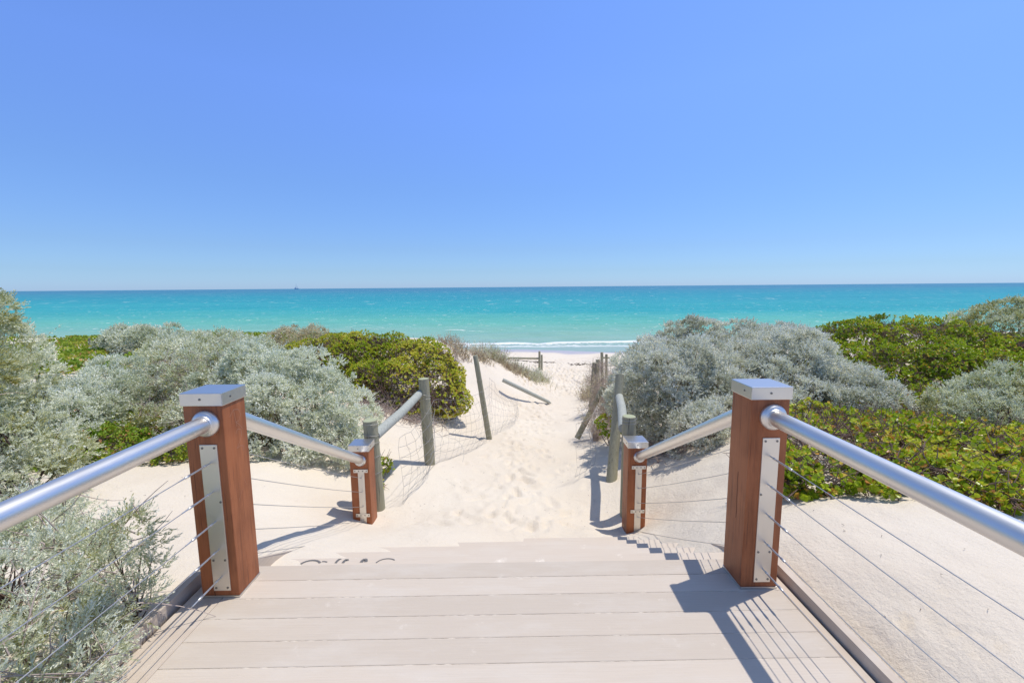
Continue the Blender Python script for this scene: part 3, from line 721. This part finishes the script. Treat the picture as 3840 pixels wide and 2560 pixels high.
def sdf_in(p, lobes, grow=1.0):
    r_ = np.zeros(len(p), bool)
    for (cx, cy, cz, rx, ry, rz) in lobes:
        r_ |= (((p-[cx, cy, cz])/[rx*grow, ry*grow, rz*grow])**2).sum(1) < 1
    return r_
def shell(lobes, spacing, rough=.12, keep_back=.35, up=.35, inner=0.0):
    """points and outward directions over the union of the lobes, with uneven billows"""
    Ps, Ds = [], []
    for i, (cx, cy, cz, rx, ry, rz) in enumerate(lobes):
        area = 4*math.pi*((rx*ry)**1.6/3+(rx*rz)**1.6/3+(ry*rz)**1.6/3)**(1/1.6)
        n = int(area/spacing**2); d = nrm(rng.normal(0, 1, (n, 3)))
        ph = rng.random(9)*6.28
        bl = (np.sin(d[:, 0]*5+ph[0])*np.sin(d[:, 1]*5+ph[1])*np.sin(d[:, 2]*5+ph[2])
              + .6*np.sin(d[:, 0]*11+ph[3])*np.sin(d[:, 1]*11+ph[4])*np.sin(d[:, 2]*11+ph[5]))
        s = 1+rough*bl*1.6+rng.normal(0, .035, n) - inner*rng.random(n)**1.5
        p = d*s[:, None]*[rx, ry, rz]+[cx, cy, cz]
        nn = nrm(d/np.array([rx, ry, rz]))
        ok = np.ones(n, bool)
        if len(lobes) > 1: ok &= ~sdf_near(p, lobes, i, .90)
        ok &= p[:, 2] > height(p[:, 0], p[:, 1]) + .01
        tc = nrm(np.array(CAM)-p); fc = (nn*tc).sum(1)
        ok &= (fc > -.25) | (rng.random(n) < keep_back)
        Ps.append(p[ok]); Ds.append(nn[ok])
    P = np.concatenate(Ps); D = np.concatenate(Ds)
    D = nrm(D + np.array([0, 0, up]) + rng.normal(0, .22, D.shape))
    return P, D
def billow(lobes, gap, r, rough=.05, sink=.35):
    """breaks big lobes up into many small rounded ones that sit on their surface"""
    P, D = shell(lobes, gap, rough, up=0.2); o = [(a, b, c, x*.84, y*.84, z*.84) for (a, b, c, x, y, z) in lobes]
    for p, d in zip(P, D):
        k = r*float(rng.uniform(.7, 1.3)); q = p-d*k*sink*1.6; o.append((q[0], q[1], q[2], k*1.05, k*1.05, k))
    return o
def sdf_near(p, lobes, i, grow):
    L = np.array(lobes); me = L[i]; d = np.linalg.norm(L[:, :3]-me[:3], axis=1); ok = d < L[:, 3:].max(1)+me[3:].max(); ok[i] = False
    return sdf_in(p, [lobes[k] for k in np.nonzero(ok)[0]], grow)
def merge(parts):
    V, Q, T = [], [], []; o = 0
    for (v, q, t) in parts: V.append(v); Q.append(q+o); T.append(t); o += len(v)
    return np.concatenate(V), np.concatenate(Q), np.concatenate(T)
def stems(root, lobes, P, n, r0, mat, name='branches', base=None):
    k = rng.integers(0, len(P), n); C = P[k]
    L = np.array(lobes); li = ((C[:, None, :2]-L[None, :, :2])**2).sum(-1).argmin(1)
    A = np.stack([L[li, 0]+rng.normal(0, .12, n)*L[li, 3], L[li, 1]+rng.normal(0, .12, n)*L[li, 4], np.zeros(n)], 1)
    A[:, 2] = height(A[:, 0], A[:, 1])-.03
    B = A*.5+C*.5; B[:, 2] = A[:, 2]+(C[:, 2]-A[:, 2])*rng.uniform(.15, .75, n); B += rng.normal(0, .06, B.shape)
    V, Q = tubes(A, B, C, np.full(n, r0)*rng.uniform(.5, 1.3, n), np.full(n, r0*.2))
    link(name, np_mesh(name, V, Q, smooth=True), mat, root)
def clump_tint(P, seed, amp=.36, base=.55, s=.35):
    return np.clip(base + amp*2*vnoise(P[:, 0]+P[:, 2]*.7, P[:, 1]-P[:, 2]*.5, s, seed) + amp*vnoise(P[:, 0]-P[:, 2], P[:, 1], s*.35, seed+1) + rng.normal(0, .08, len(P)), 0, 1)
sid = [100]
def lob(items):
    """lobes given as photo pixel, distance, radii: their centres stand where they are seen"""
    o = []
    for (px, py, Y, rx, ry, rz) in items:
        c = at(px, py, Y); o.append((c.x, c.y, c.z, rx, ry, rz))
    return o
def grey_shrub(lobes, label, bg=.34, br=.21, csp=.105, cr=.080, ns=12, nl=10, ll=.026, lw=.0145, mat=M_GREY, nst=140, r0=.008, up=.35, base=.55, twigs=0, cat='shrub', fill=.7, rough=.07, gap=.14, bark=None):
    sid[0] += 7; c = lobes[0]
    root = empty('grey_shrub', (c[0], c[1], gz(c[0], c[1])), label, cat, 'silvery dune shrubs')
    bl = billow(lobes, bg, br, sink=.12)
    P, D = shell(bl, csp, rough, up=up)
    g_ = vnoise(P[:, 0]+P[:, 2]*.8, P[:, 1]-P[:, 2]*.6, .38, sid[0]+2)+.5*vnoise(P[:, 0]-P[:, 2], P[:, 1], .15, sid[0]+4)
    ok = (g_ > -.46+gap) | (rng.random(len(P)) < .12); P, D = P[ok], D[ok]; ct = clump_tint(P, sid[0], base=base)
    p, d_, L = clumped(P, D, cr, ns)
    st = rng.random(len(L)) < .03; L = np.where(st, L*rng.uniform(1.4, 2.3, len(L)), L)
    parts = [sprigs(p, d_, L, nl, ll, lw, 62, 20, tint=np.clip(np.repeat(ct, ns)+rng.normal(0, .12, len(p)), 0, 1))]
    small = [(a, b, cc, x*.86, y*.86, z*.86) for (a, b, cc, x, y, z) in lobes]
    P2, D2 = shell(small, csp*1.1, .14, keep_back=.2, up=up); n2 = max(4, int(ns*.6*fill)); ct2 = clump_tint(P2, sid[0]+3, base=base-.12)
    p, d_, L = clumped(P2, D2, cr*1.4, n2)
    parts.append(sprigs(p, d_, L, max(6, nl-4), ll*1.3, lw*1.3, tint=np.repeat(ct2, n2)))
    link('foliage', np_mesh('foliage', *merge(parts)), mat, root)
    Pe = P-D*cr*.5; Pe = np.concatenate([Pe, P2])
    stems(root, lobes, Pe, nst, r0, bark or M_TWIG)
    if twigs:
        k = rng.integers(0, len(Pe), twigs); A = Pe[k]-rng.normal(0, .04, (twigs, 3)); C = Pe[k]+rng.normal(0, .11, A.shape)+np.array([0, 0, .05])
        V, Q = tubes(A, (A+C)/2+rng.normal(0, .03, A.shape), C, np.full(twigs, .004), np.full(twigs, .0012)); link('dead_twigs', np_mesh('dead_twigs', V, Q), M_TWIGP, root)['kind'] = 'stuff'
    return root
def green_shrub(lobes, label, sp=.085, nl=9, ll=.055, lw=.036, rough=.10, nst=160, base=.45, twigs=400, mat=M_GREEN, gap=.0, rare=.05, cat='shrub', up=.9, bill=0, bare=None):
    sid[0] += 7; c = lobes[0]
    root = empty('green_shrub', (c[0], c[1], gz(c[0], c[1])), label, cat, 'fleshy green dune shrubs')
    lb = billow(lobes, bill, bill*.62) if bill else lobes
    P, D = shell(lb, sp, rough, up=up)
    if gap:
        g_ = vnoise(P[:, 0]+P[:, 2], P[:, 1]+P[:, 2]*.6, .55, sid[0]+2)+.5*vnoise(P[:, 0]-P[:, 2], P[:, 1], .2, sid[0]+4)
        ok = (g_ > -.42+gap) | (rng.random(len(P)) < .12)
        if bare is not None:
            for (bx, by, bz, b_r) in bare: ok &= (np.linalg.norm(P-np.array([bx, by, bz]), axis=1) > b_r*rng.uniform(.5, 1.3, len(P))) | (rng.random(len(P)) < .15)
        P, D = P[ok], D[ok]
    small = [(a, b, cc, x*.90, y*.90, z*.84) for (a, b, cc, x, y, z) in lobes]
    P2, D2 = shell(small, sp*1.35, rough, keep_back=.2, up=up)
    ok = np.ones(len(P2), bool)
    if bare is not None:
        for (bx, by, bz, b_r) in bare: ok &= (np.linalg.norm(P2-np.array([bx, by, bz]), axis=1) > b_r*rng.uniform(.6, 1.2, len(P2))) | (rng.random(len(P2)) < .2)
    Pq, Dq = P2[ok], D2[ok]
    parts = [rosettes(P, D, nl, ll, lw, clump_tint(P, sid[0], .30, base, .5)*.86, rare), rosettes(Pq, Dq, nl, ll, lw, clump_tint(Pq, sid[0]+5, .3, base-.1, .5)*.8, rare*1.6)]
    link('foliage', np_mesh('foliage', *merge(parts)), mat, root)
    stems(root, lobes, np.concatenate([P, P2]), nst, .009, M_TWIG)
    if twigs:
        P3, D3 = shell([(a, b, cc, x*.97, y*.97, z*.95) for (a, b, cc, x, y, z) in lobes], .05, rough, keep_back=.2); k = rng.integers(0, len(P3), twigs); A = P3[k]-D3[k]*.10*rng.random((twigs, 1))
        C = A+nrm(D3[k]*.4+rng.normal(0, .9, A.shape))*rng.uniform(.08, .25, (twigs, 1))
        V, Q = tubes(A, (A+C)/2+rng.normal(0, .03, A.shape), C, np.full(twigs, .005), np.full(twigs, .002), 3); link('dead_twigs', np_mesh('dead_twigs', V, Q), M_TWIGB, root)['kind'] = 'stuff'
    return root

# --- left side
grey_shrub([(-2.22, 1.80, .22, .40, .36, .28), (-2.58, 2.0, .22, .38, .36, .26), (-2.02, 1.42, .10, .30, .30, .22), (-1.97, 1.88, .32, .22, .20, .16), (-1.84, 1.15, .04, .34, .34, .22), (-2.55, 1.3, .16, .46, .46, .30), (-1.84, 1.62, .22, .17, .17, .12), (-1.90, 2.04, .40, .10, .10, .12), (-1.70, 1.32, .12, .15, .2, .13), (-1.66, 1.05, .08, .15, .2, .11), (-1.68, 1.52, .14, .13, .17, .12), (-1.80, 1.85, .16, .13, .15, .10)],
    'open silvery shrub at the bottom left corner, poking through the left cables', .23, .12, .072, .072, 7, 23, .0175, .0048, M_GREY2, 150, .0075, .4, .70, twigs=500, fill=.6, gap=.17)
grey_shrub([(-4.32, 3.35, .22, .62, .55, .62), (-4.36, 3.35, .88, .40, .42, .45), (-4.30, 3.3, 1.34, .27, .28, .28), (-3.95, 3.3, .0, .36, .36, .36), (-4.7, 3.4, .9, .5, .5, .6)],
    'tall silvery shrub at the left edge, reaching up past the horizon', .28, .17, .088, .075, 8, 16, .023, .0085, M_GREY2, 140, .010, .4, .55, twigs=60)
grey_shrub(lob([(1110, 1575, 6.0, .88, .85, .80), (960, 1455, 6.7, .78, .8, .58), (1230, 1660, 5.6, .48, .5, .50), (1050, 1670, 5.6, .65, .55, .50), (1190, 1520, 6.0, .50, .5, .46)]),
    'big dense silvery shrub directly behind the left sloping handrail', nst=190, r0=.010, base=.60)
grey_shrub(lob([(800, 1480, 6.8, .80, .8, .60), (600, 1490, 7.0, .75, .8, .48), (700, 1600, 5.9, .60, .6, .38), (840, 1620, 5.6, .48, .5, .42)]),
    'twiggy open silvery shrub behind the left near post', .40, .22, .125, .09, 10, 10, .028, .0145, M_GREY2, 360, .009, .45, .5, twigs=2600, fill=.4, gap=.30)
grey_shrub(lob([(340, 1515, 5.9, .60, .5, .34), (470, 1460, 6.8, .5, .5, .32), (270, 1590, 5.2, .34, .4, .26)]),
    'low silvery shrub between the tall left-edge shrub and the twiggy one', .30, .19, nst=150, base=.62)
grey_shrub(lob([(760, 1350, 11.0, 1.2, .9, .40), (870, 1345, 10.0, 1.0, .9, .40)]),
    'broken band of olive silvery scrub on the left skyline', .45, .27, .15, .12, 10, 9, .042, .023, M_GREY2, 160, .010, .45, .55, twigs=120)
grey_shrub(lob([(550, 1278, 17, 1.20, 1.0, .46), (470, 1290, 17, .6, .6, .32), (640, 1288, 16.5, .7, .6, .30)]),
    'domed wind-swept grey shrub against the sea on the far left dune', .5, .28, .19, .15, 11, 8, .062, .032, M_GREY, 120, .012, .4, .55)
grey_shrub(lob([(1130, 1268, 15, .66, .6, .28), (1080, 1278, 15, .5, .5, .22)]),
    'small dried tan shrub behind the left green mound, sea beyond', .45, .25, .18, .14, 9, 9, .045, .020, M_DRY, 90, .010, .5, .75)
c1 = at(1650, 1455, 8.2); c2 = at(1500, 1495, 7.8); c3 = at(1590, 1360, 8.5); c4 = at(1400, 1500, 7.9)
green_shrub(lob([(1330, 1400, 9.8, 1.15, 1.0, .82), (1560, 1400, 9.6, .95, .9, .66), (1200, 1400, 10.8, 1.15, .9, .78), (1640, 1460, 9.0, .50, .6, .46), (1450, 1460, 8.6, .9, .6, .5), (1300, 1380, 10.2, .9, .8, .76), (1450, 1370, 10.0, .9, .8, .64), (1680, 1500, 8.7, .38, .4, .22), (1060, 1410, 11.2, .8, .8, .62), (1560, 1500, 8.3, .45, .4, .22)]),
    'rounded bright green shrub mound left of the sandy path', .050, 9, .034, .025, .07, 260, .80, 11000, gap=.05, rare=.12, bill=.30, bare=[(c1.x, c1.y, c1.z, .62), (c2.x, c2.y, c2.z, .62), (c3.x, c3.y, c3.z, .40), (c4.x, c4.y, c4.z, .5)])
green_shrub(lob([(330, 1680, 4.9, .62, .42, .18), (480, 1650, 5.3, .55, .42, .20), (620, 1690, 5.0, .45, .3, .14), (200, 1650, 5.2, .5, .4, .20), (400, 1600, 5.8, .9, .4, .20)]),
    'low green and red succulent patch behind the left handrail', .056, 8, .045, .024, .14, 60, .40, 160, M_PIG, rare=.12, cat='ground plant')
green_shrub([(-1.75, 5.4, -.70, .20, .22, .10), (-1.66, 5.05, -.77, .12, .14, .08)], 'tiny green sprig clump behind the lower left stair post', .065, 7, .04, .028, .12, 20, .6, 60, rare=.1, cat='ground plant')

# --- right side
grey_shrub(lob([(2530, 1480, 6.5, .80, .8, .72), (2420, 1410, 7.0, .40, .5, .38), (2600, 1590, 6.0, .46, .5, .36), (2730, 1590, 5.5, .46, .42, .40), (2660, 1640, 5.2, .34, .34, .24), (2860, 1590, 5.6, .42, .42, .42)]),
    'silvery shrub overhanging the right log fence beside the path', mat=M_SILV, nst=260, r0=.010, base=.62, twigs=160)
grey_shrub(lob([(2600, 1345, 8.4, .85, .8, .58), (2740, 1365, 8.2, .9, .8, .68), (2530, 1295, 8.6, .38, .4, .32)]),
    'silvery shrub standing behind, nearest to the open beach on the right', .36, .22, .12, .09, 12, 10, .031, .018, M_SILV, nst=150, base=.6)
grey_shrub(lob([(2920, 1410, 7.0, .86, .85, .70), (3000, 1370, 7.6, .62, .7, .50), (2850, 1480, 6.5, .6, .6, .58)]),
    'broad silvery shrub behind the right near post', mat=M_SILV, nst=170, r0=.010, base=.66)
grey_shrub(lob([(3190, 1500, 6.0, .50, .50, .34), (3090, 1520, 5.9, .4, .4, .34)]),
    'smaller silvery shrub right of the near post, above the green leaves', .3, .18, .095, .07, 11, 10, .023, .013, M_SILV, nst=90, base=.70)
grey_shrub(lob([(3720, 1600, 5.2, .58, .50, .46), (3600, 1625, 5.2, .26, .30, .30), (3840, 1570, 5.3, .66, .6, .54), (3960, 1600, 5.4, .6, .6, .6)]),
    'silvery shrub at the right edge among the green leaves', .32, .19, .10, .078, 10, 10, .024, .0128, M_GREY2, 220, .010, .4, .55, twigs=160, fill=.6)
grey_shrub(lob([(3720, 1240, 10.5, .76, .7, .38), (3830, 1222, 10.0, .60, .6, .46), (3960, 1250, 10, .9, .8, .60)]),
    'olive grey shrub on the skyline at the far right', .4, .24, .14, .11, 10, 9, .038, .021, M_GREY2, 110, .010, .45, .38)
green_shrub(lob([(3220, 1350, 9.6, 1.2, 1.1, .80), (3330, 1310, 9.8, 1.1, 1.0, .62), (3520, 1320, 9.9, 1.6, 1.1, .66), (3120, 1390, 9.5, .7, .8, .58), (3720, 1410, 9.4, 1.5, 1.1, .8), (3400, 1440, 8.2, 1.5, 1.0, .7), (3900, 1440, 8.8, 1.3, 1.0, .7), (3600, 1440, 8.0, 1.2, .9, .6), (3200, 1480, 8.0, 1.0, .9, .5), (4000, 1380, 9.5, 1.3, 1.0, .8)]),
    'broad green shrub mound along the right skyline', .070, 9, .044, .032, .08, 300, .52, 11000, gap=.18, rare=.09, bill=.50)
def lawn(x0, x1, y0f, y1, st, rz0, rz1, sl=.62):
    o = []; x = x0
    while x < x1:
        y = y0f(x)+random.uniform(.05, .42)
        while y < y1:
            xx = x+random.uniform(-.2, .2); yy_ = y+random.uniform(-.15, .2); q = random.uniform(rz0, rz1)
            fr = max(0.0, 1-(yy_-y0f(xx)-.15)/.6)
            if xx-st*.5 > sl*yy_ and not (5.35 < xx < 7.5 and 4.75 < yy_ < 6.1): o.append((xx, yy_, gz(xx, yy_)+q*.2+.07*fr, st*random.uniform(.7, .95), st*random.uniform(.6, .85), q*(1-.45*fr)))
            if fr > .4 and sl < .7 and xx > sl*yy_+.2:
                for _ in range(2): a_, b_ = xx+random.uniform(-.3, .3), y0f(xx)+random.uniform(-.22, .12); o.append((a_, b_, gz(a_, b_)+.09, random.uniform(.07, .15), random.uniform(.06, .12), .04))
            y += st*.9
        x += st*.95
    return o
ymin = lambda x: float(np.interp(x, [1.75, 2.2, 2.6, 3.0, 3.6, 5.5], [3.5, 3.30, 3.05, 2.90, 2.7, 2.5]))
green_shrub(lawn(2.0, 7.2, ymin, 4.9, .48, .15, .30)+lob([(3150, 1650, 4.6, .36, .3, .28), (3050, 1680, 4.6, .32, .3, .24)]),
    'low spreading green and yellow leaved shrub right of the near right post', .060, 8, .040, .031, .14, 520, .66, 6500, gap=.20, rare=.15, up=.5)
green_shrub(lawn(2.4, 10.5, lambda x: 4.9, 7.6, .66, .22, .38, .72),
    'darker green spreading shrub between the silvery shrubs on the right', .068, 8, .043, .032, .12, 300, .50, 9000, gap=.18, rare=.10, up=.6)
grey_shrub(lob([(2235, 1560, 8.0, .24, .5, .36), (2290, 1490, 8.6, .34, .5, .40), (2270, 1430, 10.5, .42, .6, .40)]),
    'dry brown twiggy scrub around the tilted posts right of the path', .4, .2, .20, .14, 6, 6, .026, .009, M_DRY, 420, .0045, .5, .55, twigs=1500, fill=.5, bark=M_TWIGP)
green_shrub(lob([(2290, 1590, 7.2, .20, .3, .18), (2400, 1540, 6.9, .2, .2, .16)]), 'small yellow green sprigs at the foot of the right fence', .07, 7, .045, .03, .12, 16, .65, 40, rare=.15, cat='ground plant')
for k_, (x_, y_) in enumerate([(2.2, 3.08), (2.62, 2.86)]):
    green_shrub([(x_, y_, gz(x_, y_)+.09, .14, .12, .05)], ['low leafy runner on the sand, nearest the right near post', 'second leafy runner on the sand right of the right near post', 'low leafy runner farthest right on the sand under the right handrail', 'small leafy runner on the slope just behind the right near post'][k_], .06, 7, .045, .034, .1, 14, .6, 10, rare=.12, cat='ground plant')
# bare twiggy skirts below the shrubs
def skirt(items, label, n, L):
    c = at(*items[0][:3]); root = empty('dead_scrub', (c.x, c.y, gz(c.x, c.y)), label, 'dead scrub')
    Ps = []
    for (px, py, Y, rx, ry) in items:
        q = at(px, py, Y); k = n//len(items); Ps.append(np.stack([q.x+rng.normal(0, rx*.5, k), q.y+rng.normal(0, ry*.5, k)], 1))
    P = np.concatenate(Ps); A = np.column_stack([P, height(P[:, 0], P[:, 1])-.02]); m_ = len(A)
    C = A+nrm(np.column_stack([rng.normal(0, 1, m_), rng.normal(0, 1, m_), rng.uniform(.1, .9, m_)]))*L*rng.uniform(.4, 1.2, (m_, 1))
    V, Q = tubes(A, (A+C)/2+rng.normal(0, .05, A.shape)+np.array([0, 0, .05]), C, np.full(m_, .006), np.full(m_, .002), 4)
    o = link('twigs', np_mesh('twigs', V, Q), M_TWIGP, root); o['kind'] = 'stuff'
skirt([(1460, 1520, 8.0, .6, .4), (1540, 1540, 7.9, .5, .4), (1380, 1520, 7.6, .4, .5)], 'tangle of bare grey twigs at the foot of the green mound', 800, .32)
skirt([(2560, 1680, 5.6, .5, .4), (2660, 1650, 5.8, .5, .4), (2480, 1640, 6.0, .3, .4)], 'brown bare twigs under the silvery shrub by the right log fence', 900, .34)

# dune tufts left of the path
def tuft(items, label, n, L, mat, name='dune_tuft'):
    c = at(*items[0][:3]); root = empty(name, (c.x, c.y, gz(c.x, c.y)), label, 'tuft', 'dry dune tufts beside the path')
    Ps = []
    for (px, py, Y, rx, ry) in items:
        q = at(px, py, Y); k = n//len(items); Ps.append(np.stack([q.x+rng.normal(0, rx*.5, k), q.y+rng.normal(0, ry*.5, k)], 1))
    P = np.concatenate(Ps); P = np.column_stack([P, height(P[:, 0], P[:, 1])-.02])
    D = nrm(np.column_stack([rng.normal(0, .55, len(P)), rng.normal(0, .55, len(P)), np.ones(len(P))]))
    V, Q, T = sprigs(P, D, L*rng.uniform(.4, 1.2, len(P)), 11, .07, .016, 50, 14)
    link('blades', np_mesh('blades', V, Q, T), mat, root)
    A = P; C = P+D*L*rng.uniform(.4, 1.1, (len(P), 1)); B = (A+C)/2+rng.normal(0, .03, A.shape)
    V, Q = tubes(A, B, C, np.full(len(P), .006), np.full(len(P), .002), 3); link('stalks', np_mesh('stalks', V, Q), M_TWIGP, root)
tuft([(1690, 1300, 13.5, .35, .4), (1730, 1330, 13, .25, .3)], 'pale dry tuft on the sand ridge right behind the green mound', 170, .42, M_DRY)
tuft([(1830, 1340, 15.5, .45, .5), (1870, 1350, 15.5, .4, .4)], 'grey green tuft on the sand ridge left of the far beach opening', 330, .62, M_GREY2)
tuft([(1800, 1350, 14, .3, .4), (1920, 1385, 15, .45, .4), (1960, 1400, 15.5, .4, .4)], 'brown low scrub trailing down the bank above the fallen log', 420, .32, M_DRY)
tuft([(1985, 1425, 15.5, .5, .5), (2020, 1425, 16.5, .4, .4)], 'dry green brown tuft at the foot of the far left fence', 330, .48, M_GREY2)
tuft([(2215, 1420, 13, .3, .6), (2290, 1400, 14, .5, .6)], 'reddish dry tuft below the far right posts', 320, .45, M_DRY)
tuft([(2355, 1300, 16, .5, .6), (2330, 1340, 15, .5, .6)], 'tuft with orange tips behind the far right posts', 220, .55, M_DRY)

# far green carpet of succulents on the dunes
def carpet(name, polys, sp, mat, ll, seed, label, kind='stuff'):
    Vs = []
    for (x0, x1, y0, y1) in polys:
        n = int((x1-x0)*(y1-y0)/sp**2); x = rng.uniform(x0, x1, n); y = rng.uniform(y0, y1, n)
        k = vnoise(x, y, 2.2, seed)+.4*vnoise(x, y, .6, seed+1) > -.24; x, y = x[k], y[k]
        P = np.column_stack([x, y, height(x, y)+.03+.10*(vnoise(x, y, .5, seed+2)+.5)])
        D = nrm(np.column_stack([rng.normal(0, .3, len(P)), rng.normal(0, .3, len(P)), np.ones(len(P))]))
        Vs.append(rosettes(P, D, 6, ll, ll*.6, clump_tint(P, seed+5, .35, .45, 1.0)*.86, .08))
    o = link(name, np_mesh(name, *merge(Vs)), mat); return tag(o, label, 'ground cover', kind=kind)
carpet('ground_cover', [(-34, -9.5, 11, 29.5), (-9.5, -5, 10.5, 19)], .17, M_PIG, .14, 61, 'green carpet of succulents over the far left dunes')

# dark seaweed line on the beach
n = 900; x = rng.uniform(-6, 12, n); y = 25.3+.25*np.sin(x*.9)+rng.normal(0, .12, n)*(1+rng.random(n)*3)
k = vnoise(x, y*0, 1.1, 77) > -.12; x, y = x[k], y[k]
A = np.column_stack([x, y, height(x, y)+.02]); C = A+np.column_stack([rng.normal(0, .16, len(A)), rng.normal(0, .06, len(A)), rng.uniform(-.01, .05, len(A))])
V, Q = tubes(A, (A+C)/2+np.array([0, 0, .02]), C, np.full(len(A), .013), np.full(len(A), .005), 3)
tag(link('seaweed', np_mesh('seaweed', V, Q), NT('dark_weed').set(color=(.07, .05, .035), rough=.9)), 'dark line of dried seaweed across the beach', 'seaweed', kind='stuff')
# small litter of leaves and twigs on the near sand
n = 196; x = np.concatenate([rng.uniform(-3.6, -1.8, 30), rng.uniform(1.65, 3.6, 26), rng.uniform(-1.2, 1.2, 140)]); y = np.concatenate([rng.uniform(2.0, 4.5, 30), rng.uniform(1.2, 2.9, 26), rng.uniform(4.2, 9, 140)])
A = np.column_stack([x, y, height(x, y)+.006]); a_ = rng.random(n)*6.28; l_ = rng.uniform(.006, .022, n)
C = A+np.column_stack([np.cos(a_)*l_, np.sin(a_)*l_, rng.uniform(-.002, .008, n)])
V, Q = tubes(A, (A+C)/2+np.array([0, 0, .001]), C, np.full(n, .0018), np.full(n, .0008), 2)
tag(link('leaf_litter', np_mesh('leaf_litter', V, Q), M_TWIG), 'scattered bits of dry twig on the near sand', 'litter', kind='stuff')
